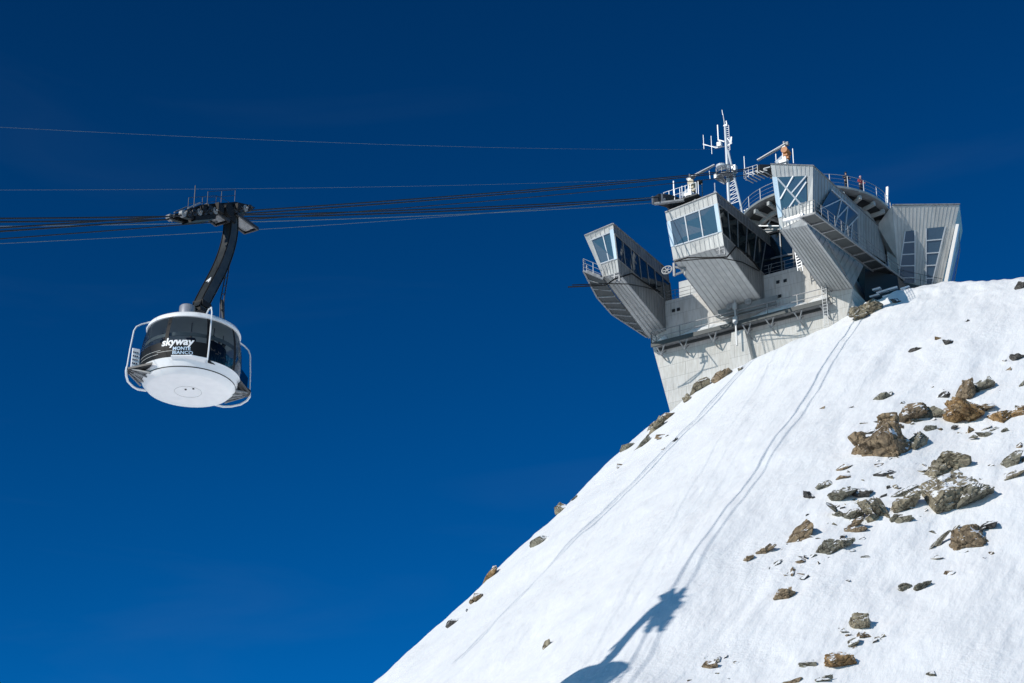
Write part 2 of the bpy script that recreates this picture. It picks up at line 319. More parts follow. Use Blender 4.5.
ED_A = np.array([-140, -60, -34.5, -25.4, -13.3, -3.0, 1.0, 60.]); ED_B = np.array([-40., -22.5, -16.4, -13.0, -11.9, -10.9, -9.3, -6.])
RT_B = np.array([-60, -8, 8.0, 12, 15, 18, 22, 25, 32, 60, 200.]); RT_Z = np.array([-7.2, -7.2, -2.2, -.4, .2, .1, -.7, -2.2, -4.6, -14, -60.])
FT_B = np.array([-14., -9.5, -8, -6, -4, -1, 2, 5, 7, 10]); FT_Z = np.array([0, 0, .3, .9, 1.45, 1.5, 1.15, .6, .1, 0.])
def terrain(b, a, fine=True):
    zl = -6.95 + .345 * (b + 8) + .9 * a + np.interp(b, FT_B, FT_Z) * np.exp(np.minimum(a, 0) / 9)
    zr = -1.9 + 1.0 * np.exp(-((b - 14) / 5.0) ** 2) * np.exp(np.minimum(a, 0) / 10) - .02 * (b - 8) + .81 * a + .0045 * a * np.clip(b - 8, -20, 60)
    z = smin(zl, zr, 2.2)
    be = np.interp(a, ED_A, ED_B) + .55 * fbm(a / 3.1 + 3, a * 0 + 2.5, 4)
    zc = (-6.95 + .345 * (be + 8) + .9 * a) + 3.0 * (b - be)
    # a rounded crest: the slope eases near the top, then falls away behind the station
    zt = np.interp(b, RT_B, RT_Z) - .35 * np.maximum(a - 2.0, 0) - .9 * np.maximum(a - 22, 0) + .12 * np.minimum(a, 0)
    z = smin(z, zt, 1.6)
    z = smin(z, zc, .5)
    d = np.clip((z - GROUND) / 30, 0, 1)
    big = .9 * fbm(b / 26, a / 30, 3) + .75 * fbm(b / 6 + 4, a / 12, 3)
    big = big * np.clip((-a - 1) / 12, .15, 1) + np.clip((b - 9) / 3, 0, 1) * .75 * np.exp(-((a - 1) / 5.0) ** 2) * (np.abs(fbm(b / 2.6 + 5, a / 3.0, 3)) - .1)
    z = z + d * big
    if fine:
        patch = np.clip(.5 + 1.6 * fbm(b / 12 + 40, a / 8 + 3, 3), .12, 1)             # wind-packed patches between smooth ones
        w_ = 1.2 * fbm(b / 5 + 60, a / 5, 2)
        drift = fbm(b / 2.1 + 11 + w_, a / 8.5 + .4 * w_, 4, .5)
        lump = fbm(b / 1.5 + 80, a / 2.6 + 9, 3, .5)
        crust = np.abs(fbm(b / 1.3 + 31 + w_, a / 4.5 + 7, 3))
        left = np.clip((12 - .2 * a - b) / 8, .35, 1)                                    # the sunny side is rougher
        z = z + d * (.23 * drift + patch * left * (.11 * lump + .16 * np.minimum(crust, .28) + .03 * fbm(b / .6, a / 1.2, 2)))
    return np.maximum(z, GROUND + .6 * fbm(b / 40, a / 40, 2) * np.clip((np.hypot(b - 77, a + 180) - 4) / 20, 0, 1) * (np.hypot(b, a) < 900))
def axis(parts): return np.unique(np.concatenate(parts))
gb = axis([np.linspace(-9000, -400, 12), np.linspace(-400, -40, 24), np.linspace(-40, -20, 30), np.arange(-20, 52, .16), np.linspace(52, 110, 60), np.linspace(110, 400, 30), np.linspace(400, 9000, 12)])
ga = axis([np.linspace(-9000, -400, 12), np.linspace(-400, -200, 20), np.linspace(-200, -95, 90), np.arange(-95, 5, .17), np.linspace(5, 60, 60), np.linspace(60, 400, 30), np.linspace(400, 9000, 12)])
BB, AA = np.meshgrid(gb, ga, indexing='ij'); ZZ = terrain(BB, AA)
co = W0[None, None, :] + BB[..., None] * BX + AA[..., None] * AX + ZZ[..., None] * ZX
nb, na = BB.shape
idx = np.arange(nb * na).reshape(nb, na)
quads = np.stack([idx[:-1, :-1], idx[1:, :-1], idx[1:, 1:], idx[:-1, 1:]], -1).reshape(-1, 4)
me = bpy.data.meshes.new('snow_slope'); me.vertices.add(nb * na); me.vertices.foreach_set('co', co.reshape(-1).astype(np.float32))
me.loops.add(quads.size); me.loops.foreach_set('vertex_index', quads.reshape(-1).astype(np.int32))
me.polygons.add(len(quads)); me.polygons.foreach_set('loop_start', np.arange(0, quads.size, 4, dtype=np.int32))
me.update(calc_edges=True); me.shade_smooth(); me.materials.append(M['snow'])
ter = bpy.data.objects.new('snow_slope', me); COL.objects.link(ter); ter['kind'] = 'structure'
def hit(px, py, d0=60, d1=262):
    r = ray(px, py); D = np.arange(d0, d1, .25); P = CAMO + D[:, None] * r - W0
    b = P @ BX; a = P @ AX; below = P[:, 2] < terrain(b, a)
    i = int(np.argmax(below))
    if not below[i]: return None
    return CAMO + r * D[i], float(D[i])

# ------------------------------------------------------------------ the station
st = empty('cable_car_station', W0, (0, 0, -TH))
tag(st, 'grey angular mountaintop cable car station of jutting metal pods on a pale concrete wall', 'building')

# concrete wall, battered at its left end
wl = MB()
tl = -10.4; prof = [(-7.2, -11.5), (-9.95, .7), (-9.2, 4.1), (8.4, 4.1), (9.9, -.9), (8.6, -11.5)]
wl.slab([(p[0], 0, p[1]) for p in prof], (0, 12, 0))
wl.slab([fa(823.5, 292.3, -.25), fa(853, 288.3, -.25), fa(846, 318, -.25), fa(843, 330, -.25), fa(824, 345, -.25)], (0, 3, 0))
wl.slab([(-1.5, -.8, -1.2), (-.25, -.8, -1.2), (.7, -.8, -6.5), (-2.1, -.8, -6.5)], (0, .79, 0))         # buttress under the catwalk
wall = wl.build('concrete_wall', M['concrete'], st)
for (b, z) in ((-7.5, 2.9), (-7.0, 2.9), (2.9, 3.05), (3.6, 3.0), (3.0, 1.6)): MB().box((b, -.03, z), (.3, .08, .28)).build('wall_vent', M['dark'], wall)
# upper recessed storeys behind the pods
up = MB(); up.lathe([(7.6, 4.1), (7.6, 9.6)], 40, (2.0, 9.5, 0)); drum = up.build('glazed_storey', M['glass_dark'], st, True)
fr = MB()
for k in range(22):
    t = math.pi + math.pi * k / 21; c = (2.0 + 7.66 * math.cos(t), 9.5 + 7.66 * math.sin(t)); fr.bar((c[0], c[1], 4.1), (c[0], c[1], 9.6), .11)
fr.lathe([(7.62, 9.3), (7.95, 9.3), (7.95, 9.8), (7.62, 9.8)], 40, (2.0, 9.5, 0)); fr.lathe([(7.64, 6.6), (7.74, 6.6), (7.74, 6.75), (7.64, 6.75)], 40, (2.0, 9.5, 0))
fr.build('window_frame', M['galv'], drum)
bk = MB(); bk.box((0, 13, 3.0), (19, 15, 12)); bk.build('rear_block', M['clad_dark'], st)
pr = MB(); rail(pr, [(-9, .3, 4.1), (8.2, .3, 4.1)], 1.1, 1.6, .025, (.33, .66)); pr.build('parapet_railing', M['galv'], st)

def pod(name_, C, away, front, sides, seams=(10, 24), lbl=None, left_open=False):
    """C: FBL FBR FTR FTL (front face), WBL WBR (foot on the wall), RBL RBR (rear roof), GBL GBR (rear at wall head)"""
    p = MB()
    fq = [C['FBL'], C['FBR'], C['FTR'], C['FTL']]
    t0, t1, u0, u1 = front
    # front face around its window
    def sub(u_0, u_1, v_0, v_1): return [bil(fq, u_0, v_0), bil(fq, u_1, v_0), bil(fq, u_1, v_1), bil(fq, u_0, v_1)]
    panel(p, sub(0, 1, 0, t0), seams[0], away); panel(p, sub(0, 1, t1, 1), seams[0], away)
    if u0 > 0: p.face(sub(0, u0, t0, t1))
    if u1 < 1: p.face(sub(u1, 1, t0, t1))
    # underside with seams running down to the wall
    uq = [C['FBL'], C.get('UBR', C['FBR']), C['WBR'], C['WBL']]
    body = p.build(name_, [M['clad'], M['seam_pale']], st)
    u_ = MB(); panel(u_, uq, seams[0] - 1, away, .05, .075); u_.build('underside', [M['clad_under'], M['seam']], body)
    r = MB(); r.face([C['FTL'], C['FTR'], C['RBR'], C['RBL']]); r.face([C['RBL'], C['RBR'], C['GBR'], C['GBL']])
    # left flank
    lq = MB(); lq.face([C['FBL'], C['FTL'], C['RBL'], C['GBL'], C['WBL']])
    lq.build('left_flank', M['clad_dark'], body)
    r.build('roof', M['fascia'], body)
    e = MB(); e.bar(Vector(C['FTL']) + Vector((0, -.03, .03)), Vector(C['FTR']) + Vector((0, -.03, .03)), .12, .09)
    e.bar(Vector(C['FTR']) + Vector((.03, 0, .03)), Vector(C['RBR']) + Vector((.03, 0, .03)), .1, .09)
    e.bar(Vector(C['FBL']), Vector(C['FBR']), .07, .07); e.bar(Vector(C['FBR']), Vector(C['WBR']), .07, .07); e.bar(Vector(C['FBL']), Vector(C['WBL']), .07, .07)
    e.build('edge_trim', M['galv'], body)
    return body, fq, sub

def side_band(body, FB, FT, RB, GB, WB, sill0, sill1, head0, head1, nseam, n_mull, away, fascia_m='fascia', low_m='clad_dark'):
    """right flank: roof fascia above, ribbon window, seamed panel below. sill/head are fractions on the front and rear edges"""
    f0, f1 = lerp(FB, FT, sill0), lerp(FB, FT, head0); g0, g1 = lerp(GB, RB, sill1), lerp(GB, RB, head1)
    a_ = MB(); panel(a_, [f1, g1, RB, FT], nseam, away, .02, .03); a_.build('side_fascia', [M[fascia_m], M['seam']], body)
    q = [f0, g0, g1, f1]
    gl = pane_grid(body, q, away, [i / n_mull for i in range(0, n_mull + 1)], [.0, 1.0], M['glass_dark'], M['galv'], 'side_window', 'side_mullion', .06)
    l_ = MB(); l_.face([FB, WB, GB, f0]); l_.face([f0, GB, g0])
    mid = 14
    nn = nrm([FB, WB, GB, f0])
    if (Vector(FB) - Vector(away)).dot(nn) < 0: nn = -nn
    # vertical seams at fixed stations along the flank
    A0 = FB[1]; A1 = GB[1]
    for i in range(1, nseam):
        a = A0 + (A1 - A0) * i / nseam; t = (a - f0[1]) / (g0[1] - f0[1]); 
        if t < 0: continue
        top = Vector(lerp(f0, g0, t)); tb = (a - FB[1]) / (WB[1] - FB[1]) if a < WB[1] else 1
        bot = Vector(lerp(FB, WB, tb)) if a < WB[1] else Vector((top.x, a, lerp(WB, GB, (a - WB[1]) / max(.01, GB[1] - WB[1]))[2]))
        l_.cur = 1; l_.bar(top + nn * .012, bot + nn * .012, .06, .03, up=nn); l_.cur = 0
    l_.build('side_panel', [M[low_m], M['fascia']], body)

# --- middle pod
C2 = dict(FBL=(-3.3, -8.45, 2.98), FBR=(1.53, -8.28, 3.11), FTR=(1.53, -9.46, 7.84), FTL=(-3.3, -9.75, 7.1),
          WBL=(-3.3, -.02, 1.18), WBR=(1.53, -.02, 1.22), RBL=(-3.3, 6, 8.9), RBR=(1.53, 5.5, 9.45), GBL=(-3.3, 2.5, 4.12), GBR=(1.53, 2.5, 4.12))
aw2 = (-1, -3, 5)
pod2, q2, sub2 = pod('observation_pod', C2, aw2, (.27, .80, .07, .93), None, (11, 24))
pane_grid(pod2, sub2(.07, .93, .27, .80), aw2, [.33, .66], [0, 1], M['glass'], M['white_steel'], 'front_window', 'front_mullion', .1)
for u0, u1 in ((0, .07), (.93, 1)):
    s_ = sub2(u0, u1, .27, .80); f = MB(); f.slab([Vector(p) + Vector((0, -.06, 0)) for p in s_], (0, .055, 0)); f.build('corner_fin', M['fin'], pod2)
side_band(pod2, C2['FBR'], C2['FTR'], C2['RBR'], C2['GBR'], C2['WBR'], .24, .02, .80, .80, 22, 7, aw2)

# --- left pod (its left edge leans outward)
TL1 = fa(584.5, 236, -10.6)
C1 = dict(FBL=(-10.15, -8.7, 3.0), FBR=(-8.34, -9.11, 2.78), FTR=(-8.34, -10.06, 7.25), FTL=TL1,
          WBL=(-10.08, -.02, .72), WBR=(-8.34, -.02, 1.12), RBL=(-11.0, 2, 7.6), RBR=(-8.34, .9, 7.7), GBL=(-10.2, 1.5, 4.12), GBR=(-8.34, 1.5, 4.12))
aw1 = (-9.4, -3, 5)
pod1, q1, sub1 = pod('observation_pod', C1, aw1, (.30, .86, .17, .86), None, (6, 22))
pane_grid(pod1, sub1(.17, .86, .30, .86), aw1, [.62], [0, 1], M['glass'], M['white_steel'], 'front_window', 'front_mullion', .09)
s_ = sub1(.86, 1, .28, .9); f = MB(); f.slab([Vector(p) + Vector((0, -.07, 0)) for p in s_], (0, .06, 0)); f.build('corner_fin', M['fin'], pod1)
side_band(pod1, C1['FBR'], C1['FTR'], C1['RBR'], C1['GBR'], C1['WBR'], .28, .02, .80, .66, 20, 7, aw1)
# side balcony stair running back under its left flank
bs = MB(); pin = [fa(603, 279, -9.0), fa(615, 296, -6.6), fa(631, 316, -3.4), fa(649, 338, -.1)]
pout = [fa(583.5, 271, -9.6), fa(597, 297, -6.6), fa(612, 314, -3.6), fa(647, 337, -.2)]
for i in range(3): bs.slab([pin[i], pout[i], pout[i + 1], pin[i + 1]], (0, 0, .1))
bal1 = bs.build('side_balcony', M['grate'], pod1)
bf = MB()
for i in range(3):
    for k in range(3):
        t = k / 3; bf.bar(lerp(pin[i], pin[i + 1], t), lerp(pout[i], pout[i + 1], t), .12, .16)
for i in range(3): bf.bar(pout[i], pout[i + 1], .14, .18)
bf.slab([lerp(pin[0], pout[0], .15), lerp(pin[0], pout[0], .8), Vector(lerp(pin[0], pout[0], .8)) + Vector((0, .9, .25)), Vector(lerp(pin[0], pout[0], .15)) + Vector((0, .9, .25))], (0, 0, .28))
bf.build('balcony_beam', M['galv'], pod1)
br_ = MB(); rail(br_, [pin[0], pout[0], pout[1]], 1.25, .8, .025, (.33, .66)); br_.build('balcony_railing', M['rail'], pod1)

# --- right pod
FTR3 = fb(813, 166, 10.35); FBR3 = fb(812.5, 214, 10.0); UBR3 = fb(807, 225, 9.82)
C3 = dict(UBR=UBR3, FBL=(7.06, -8.8, 2.87), FBR=FBR3, FTR=FTR3, FTL=(7.06, -10.06, 8.76),
          WBL=fa(823.5, 292, -.3), WBR=fa(853, 288, -.3), RBL=(7.06, 8.5, 10.3), RBR=fb(884.5, 232, 10.35), GBL=(7.06, 2.5, 4.12), GBR=fb(885, 262, 10.35))
aw3 = (8.6, -2, 5)
pod3, q3, sub3 = pod('observation_pod', C3, aw3, (.30, .80, .13, .86), None, (10, 24))
pane_grid(pod3, sub3(.13, .84, .28, .80), aw3, [], [], M['glass'], M['white_steel'], 'front_window', 'front_mullion', .1)
qq = sub3(.13, .84, .28, .80); xb = MB()
for (u, v, u2, v2) in ((0, .95, .75, 0), (0, .32, .55, 1), (.42, .42, 1, .98), (.3, 0, 1, .75)):
    off = Vector((0, -.06, 0)); xb.bar(Vector(bil(qq, u, v)) + off, Vector(bil(qq, u2, v2)) + off, .11)
xb.build('window_brace', M['white_steel'], pod3)
f = MB(); f.slab([Vector(p) + Vector((0, -.06, 0)) for p in sub3(0, .12, .18, .8)], (0, .055, 0)); f.build('corner_fin', M['fin'], pod3)
# flank: seamed sheet with a braced window between front and rear
fl = MB(); FBx = C3['FBR']; 
quad_up = [FBx, C3['GBR'], C3['RBR'], C3['FTR']]
panel(fl, quad_up, 26, aw3, .03, .04)
lowq = [UBR3, C3['WBR'], fb(863.5, 266, 9.86), fb(812.5, 214, 9.86)]
panel(fl, lowq, 12, aw3, .03, .04); fl.build('right_flank', [M['clad_flank'], M['seam']], pod3)
und = MB(); und.face([C3['FBL'], FBx, lowq[0]]); und.build('soffit', M['clad_under'], pod3)
wq = [fb(819, 211, 10.44), fb(858, 252, 10.44), fb(857, 214, 10.44), fb(831, 190, 10.44)]
pane_grid(pod3, wq, aw3, [], [], M['glass'], M['white_steel'], 'side_window', 'side_mullion', .1)
sb_ = MB(); o_ = Vector((.07, 0, 0))
for (u, v, u2, v2) in ((0, .1, .38, 1), (.38, 1, .38, 0), (.38, .3, .62, .95), (.62, .95, .62, 0), (.62, .2, 1, .92), (0, 1, 1, 1), (.8, 0, .8, .6)):
    sb_.bar(Vector(bil(wq, u, v)) + o_, Vector(bil(wq, u2, v2)) + o_, .09)
sb_.build('side_window_brace', M['white_steel'], pod3)
# long side balcony
bi = [fb(800, 216, 10.5), fb(890, 283, 10.5)]
z_b = [bi[0][2], bi[1][2]]
bA = Vector(bi[0]); bB = Vector(bi[1]); ow = Vector((1.35, 0, 0))
bb = MB(); bb.slab([bA, bB, bB + ow, bA + ow], (0, 0, -.06)); bal3 = bb.build('side_balcony', M['grate'], pod3)
fm = MB()
for k in range(10): fm.bar(bA.lerp(bB, k / 9) + Vector((0, 0, -.1)), bA.lerp(bB, k / 9) + ow + Vector((0, 0, -.1)), .1, .16)
fm.bar(bA + Vector((0, 0, -.08)), bB + Vector((0, 0, -.08)), .1, .2); fm.bar(bA + ow + Vector((0, 0, -.08)), bB + ow + Vector((0, 0, -.08)), .12, .22)
fm.build('balcony_beam', M['galv'], pod3)
fr_ = MB(); rail(fr_, [bA, bA + ow, bB + ow], 1.15, 1.5, .022, (.35, .68)); fr_.build('balcony_railing', M['galv'], pod3)
ld = MB(); ld.slab([bA + Vector((-1.6, .1, 0)), bA + Vector((.2, .1, .05)), bA + Vector((.2, 1.2, .35)), bA + Vector((-1.6, .7, .25))], (0, 0, .22)); ld.build('balcony_ledge', M['white'], pod3)

# --- stair tower at the right with two slanted windows
tw = lambda px, py, D=218: Vector(to_loc(at(px, py, D)))
back = Vector((-.30, .953, 0)) * 5
T = MB(); tq = [tw(892.5, 205), tw(959.6, 204.6), tw(941, 286), tw(931, 330), tw(893, 330), tw(898, 284), tw(897, 259)]
T.slab(tq, back)
tface = [tw(898, 290), tw(940, 290), tw(959, 205.2), tw(893, 205.6)]
nn = nrm(tface); 
if nn.y > 0: nn = -nn
for k in range(1, 17):
    t = k / 17; T.cur = 1; T.bar(Vector(bil(tface, t, 0)) + nn * .012, Vector(bil(tface, t, 1)) + nn * .012, .06, .04, up=nn); T.cur = 0
lf = [tw(876, 221), tw(892.4, 205), tw(897, 259), tw(886, 246)]
lf2 = [Vector(p) + Vector((-.30, .953, 0)) * d for p, d in zip(lf, (.9, 0, 0, .9))]
T.face(lf2); T.slab([lf2[0], lf2[3], lf2[3] + Vector((0, 0, -6)), Vector(tq[5]) + Vector((0, .3, -4)), Vector(tq[6])], back * .6)
tower = T.build('stair_tower', [M['clad'], M['seam_pale']], st)
for (bl, br2, trr, tll) in (((897.5, 283), (914.8, 283), (914.8, 230.2), (905, 231.5)), ((925.8, 284), (931.7, 284), (945.3, 226.6), (926, 228.4))):
    qd = [Vector(tw(*p)) + nn * .035 for p in (bl, br2, trr, tll)]
    pane_grid(tower, qd, Vector(tq[0]) + back, [0, 1], [.1, .33, .55, .78], M['glass'], M['white_steel'], 'slanted_window', 'window_bar', .1)
sf = MB(); sf.slab([tw(955.8, 224, 217.6), tw(958.9, 224, 216.6), tw(946.4, 288, 216.6), tw(942.6, 288, 217.6)], back * .2); sf.build('side_fin', M['white'], tower)
gs = MB(); gs.face([tw(958.8, 226), tw(959.8, 251), tw(953.5, 286), tw(946, 286)]); gso = gs.build('glass_screen', M['glass_screen'], tower)
gf = MB(); gf.tube([tw(958.8, 226), tw(959.8, 251), tw(953.5, 286)], .04, 6); gf.build('screen_frame', M['galv'], tower)
rf = MB(); rf.bar(tw(892, 204.8) + nn * .03, tw(960, 204.2) + nn * .03, .12, .1); rf.bar(tw(911.5, 205) + back * .2, tw(911.5, 202.6) + back * .2, .3); rf.bar(tw(942, 205) + back * .2, tw(942, 203.5) + back * .2, .2); rf.build('roof_edge', M['galv'], tower)
# dark undercroft (its colour stands in for the unlit void) and landing below the tower
uc = MB(); uc.slab([(9.2, 3.2, -6), (9.95, 3.2, 4.0), (12.2, 5.2, 3.6), (12.6, 5.2, -4)], (0, 4, 0)); uc.slab([(10.4, 4.5, -4), (17.6, 7.5, -4), (17.6, 7.5, .1), (14.0, 6.0, 1.0), (11.2, 5.0, 1.1), (10.4, 4.5, 1.1)], (-1.5, 5.5, 0)); uc.build('void_block', M['dark'], st)
ldg = MB(); ldg.slab([tw(884, 287, 216.2), tw(898, 281, 216.6), tw(942, 290.5, 217), tw(938, 303, 217), tw(884, 310, 216.2)], back * .2); ldg.build('landing', M['grate'], st)
lr = MB(); rail(lr, [tw(899, 281.5, 216.5), tw(943, 291, 216.9)], 1.25, 1.7, .02, (.5,)); lr.build('landing_railing', M['dark'], st)
for (px, py, w) in ((869, 296, .9), (876, 292, 1.1), (882, 296, .9), (886, 289, 1.0), (893, 292, 1.1), (900, 288, .8), (872, 289, .7)):
    q0 = Vector(fa(px, py, 2.5 + .1 * w)); ic = MB(); ic.slab([q0, q0 + Vector((w, .1, .1)), q0 + Vector((w * .8, .8, .3)), q0 + Vector((-.1, .7, .25))], (.05, 0, -.16)); ic.build('snowy_step', M['snow'], st)


# --- round viewing terrace on top
TC = Vector(fz(815, 225, 11.0)); TR = 7.0
d = MB(); d.lathe([(2.5, -.3), (TR - .2, -.1), (TR, -.08), (TR + .05, .1), (TR - .3, .1), (2.5, .1)], 72, TC); terr = d.build('viewing_terrace', M['clad_flank'], st, True)
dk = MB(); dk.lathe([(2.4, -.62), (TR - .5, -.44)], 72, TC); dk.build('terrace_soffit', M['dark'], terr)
bmn = MB()
for k in range(24):
    t = 2 * math.pi * k / 24; c, s2 = math.cos(t), math.sin(t); bmn.bar(TC + Vector((2.4 * c, 2.4 * s2, -.85)), TC + Vector(((TR - .2) * c, (TR - .2) * s2, -.5)), .28, .4)
bmn.lathe([(5.2, -.55), (5.2, -.9), (5.5, -.9), (5.5, -.5)], 60, TC); bmn.build('terrace_beam', M['seat'], terr)
rl = MB(); npost = 26
for k in range(npost):
    t = 2 * math.pi * k / npost; c = Vector((math.cos(t), math.sin(t), 0)); rl.bar(TC + c * TR, TC + c * TR + Vector((0, 0, 1.25)), .05)
for hh in (1.25, .85, .45): rl.tube([TC + Vector((TR * math.cos(t), TR * math.sin(t), hh)) for t in np.linspace(0, 2 * math.pi, 73)[:-1]], .028 if hh > 1 else .012, 6, True)
rl.build('terrace_railing', M['rail'], terr)
ms = MB(); pp = Vector(fz(884, 205, 11.2)); dv = (pp - TC); dv.z = 0; dv = dv.normalized() * TR; pp = TC + dv; ms.slab([pp + Vector((-.08, 0, .1)), pp + Vector((.1, 0, .1)), pp + Vector((.3, 0, 2.0)), pp + Vector((.1, 0, 2.0))], (0, .2, 0)); ms.build('terrace_pylon', M['white'], terr)
ps = MB(); ps.lathe([(2.5, -6.5), (2.5, .1)], 30, TC); ps.build('terrace_column', M['clad_dark'], terr, True)
sr = MB()                                                     # white sloping deck rails between the middle and right pods
for (p0, p1) in (((744, 211), (777, 193)), ((744, 216), (777, 202)), ((752, 219), (777, 209)), ((757, 226), (779, 226))):
    sr.bar(fa(*p0, 1.1), fa(*p1, 1.0), .09)
for (p0, p1) in (((760, 226), (767, 213)), ((767, 226), (776, 211)), ((757, 205), (757, 219)), ((768, 199), (768, 214))): sr.bar(fa(*p0, 1.2), fa(*p1, 1.2), .1)
sr.build('terrace_access_stair', M['white_steel'], st)
ladd = MB()
for off in (0, .55):
    ladd.bar(fa(794 + off * 9, 246, -1.5), fa(798 + off * 9, 271, -1.5), .07)
for k in range(9):
    t = k / 9; p = Vector(fa(794, 246, -1.5)).lerp(Vector(fa(798, 271, -1.5)), t); ladd.bar(p, p + Vector((.5, 0, .12)), .1)
ladd.build('service_ladder', M['white_steel'], st)

# --- service catwalk along the wall
cw = MB(); c0, c1, zc = -9.25, 8.0, -.6
cw.slab([(c0, -1.25, zc), (c1, -1.25, zc), (c1, -.04, zc), (c0, -.04, zc)], (0, 0, .08)); cat = cw.build('service_catwalk', M['galv'], st)
cb = MB(); cb.bar((c0, -1.27, zc - .14), (c1, -1.27, zc - .14), .12, .42); cb.bar((c0, -.12, zc - .15), (c1, -.12, zc - .15), .12, .22); cb.build('edge_beam', M['grate'], cat)
for (x0, x1) in ((-8.9, -8.2), (-7.2, -1.9), (.2, 5.6), (5.9, 7.7)):
    sn = MB(); n = 10; top = [(x0 + (x1 - x0) * i / n, -.62, zc + .1 + .55 * math.sin(math.pi * min(1, max(0, .04 + .92 * i / n))) ** .4 + .10 * random.random()) for i in range(n + 1)]
    fr2 = [(p[0], -1.18, zc + .085) for p in top]; bk2 = [(p[0], -.05, p[2] + .38 + .2 * random.random()) for p in top]
    for i in range(n): sn.face([fr2[i], fr2[i + 1], top[i + 1], top[i]]); sn.face([top[i], top[i + 1], bk2[i + 1], bk2[i]])
    sn.face([fr2[0], top[0], bk2[0]]); sn.face([fr2[-1], top[-1], bk2[-1]]); sn.build('snow_drift', M['snow'], cat, True)
cr = MB(); rail(cr, [(c0, -.2, zc), (c0, -1.22, zc), (c1, -1.22, zc), (c1, -.2, zc)], 1.2, 2.9, .05, (.5,)); cr.build('catwalk_railing', M['galv'], cat)
for b in (-8.4, -6.1, -3.2, .15, 2.4, 5.1, 7.6):
    k = MB()
    for s_ in (-.42, .42): k.bar((b + s_, -1.2, zc - .3), (b, -.95, zc - 1.25), .09)
    k.bar((b, -.95, zc - 1.2), (b, -.06, zc - 1.35), .09); k.bar((b, -.95, zc - 1.2), (b, -.06, zc - .4), .07); k.bar((b - .5, -1.15, zc - .3), (b + .5, -1.15, zc - .3), .14); k.build('bracket', M['galv'], cat)
tp = MB(); tp.bar((-.75, -1.45, -3.0), (-.75, -1.45, 1.75), .13); tp.box((-.75, -1.5, .9), (.35, .25, .55)); tp.box((-.75, -1.5, -.5), (.4, .28, .6)); tp.build('tall_post', M['rail'], cat)
hb = MB(); hb.bar((-2.6, -1.0, .95), (3.2, -1.0, .95), .2, .45); hb.bar((-2.4, -.9, .5), (3.0, -.9, .5), .3, .25); hb.build('cable_tray', M['clad_dark'], cat)
for b in (-1.4, .45):
    w_ = MB(); w_.lathe([(.05, -.08), (.32, -.08), (.34, 0), (.32, .08), (.05, .08)], 20); w_.v = [(x + b, z - 1.2, y + 1.2) for x, y, z in w_.v]; w_.build('guide_wheel', M['galv'], cat)
l2 = MB()
for s_ in (-.2, .2): l2.bar((7.75 + s_, -1.35, -3.3), (7.75 + s_, -1.35, .9), .04)
for k in range(13): l2.bar((7.55, -1.35, -3.2 + k * .3), (7.95, -1.35, -3.2 + k * .3), .03)
l2.build('access_ladder', M['rail'], cat)

# --- rope brackets and loose cables on the pods
def cablepart(name, pts, r, m=M['black'], parent=st): t = MB(); t.tube(pts, r, 6); return t.build(name, m, parent)
dn = Vector((0, -.35, -.3))
cablepart('slack_cable', [fa(568, 287, -11.5), fa(585, 286.2, -11), fa(606, 285, -10), Vector(C1['FBR']) + Vector((-.2, -.4, -.75)), fb(632, 273.5, -8.1), fb(644, 282, -8.2), fb(660, 292, -8.2)], .07)
cablepart('slack_cable', [fa(572, 285, -11.5), fa(606, 283.5, -10), fa(628, 284, -9.4), fb(645, 287, -8.15), fb(659, 291, -8.2)], .05)
cablepart('slack_cable', [Vector(C2['FBL']) + Vector((.2, -.1, -.25)), Vector(C2['FBL']) + Vector((1.5, -.25, -.3)), fa(712, 257.5, -8.8), fa(727, 257, -8.6), fb(736, 246.5, 1.75), fb(748, 255, 1.7), fb(760, 270, 1.65)], .07)
cablepart('slack_cable', [fa(676, 261.5, -8.9), fa(700, 259, -8.9), fa(722, 258, -8.8), fb(742, 262, 1.7), fb(759, 271, 1.65)], .05)
for nm, bx in (('rope_bracket', C1['FBR']), ('rope_bracket', C2['FBR'])):
    k = MB(); c = Vector(bx) + Vector((-.35, -.15, -.45))
    k.bar(c + Vector((0, 0, .4)), c + Vector((0, 0, -.45)), .14); k.bar(c + Vector((-.3, -.1, -.4)), c + Vector((.5, .1, -.4)), .12); k.bar(c + Vector((.45, 0, .1)), c + Vector((.45, 0, -.5)), .1); k.bar(c + Vector((-.3, 0, .1)), c + Vector((.5, 0, .1)), .1)
    k.build(nm, M['galv'], st)
sh = MB(); cc = Vector(fa(667, 270, -7.5)); sh.tube([cc + Vector((.5 * math.cos(t), 0, .36 * math.sin(t))) for t in np.linspace(0, 2 * math.pi, 17)[:-1]], .07, 6, True)
for t in (0, 1, 2): sh.bar(cc + Vector((.48 * math.cos(t), 0, .34 * math.sin(t))), cc - Vector((.48 * math.cos(t), 0, .34 * math.sin(t))), .06)
sh.bar(cc + Vector((.7, 0, -.8)), cc + Vector((.7, 0, .5)), .18); sh.bar(cc + Vector((.7, 0, .1)), cc + Vector((1.7, .3, -.2)), .16); sh.bar(cc + Vector((.7, 0, -.7)), cc + Vector((1.6, .3, -.4)), .14); sh.bar(cc + Vector((1.6, .3, .2)), cc + Vector((1.6, .3, -.8)), .14); sh.build('sheave', M['galv'], st)
for (px, py, h) in ((715.5, 193, .9), (719, 258, -.8), (760, 268, 1.0)):
    pass

# ------------------------------------------------------------------ roof equipment: saddles, cranes, mast
def station_thing(name, loc): return empty(name, to_world(loc), (0, 0, -TH))
S2 = Vector((-3.9, -10.5, 8.35)); S1 = Vector((5.1, -10.5, 8.6))
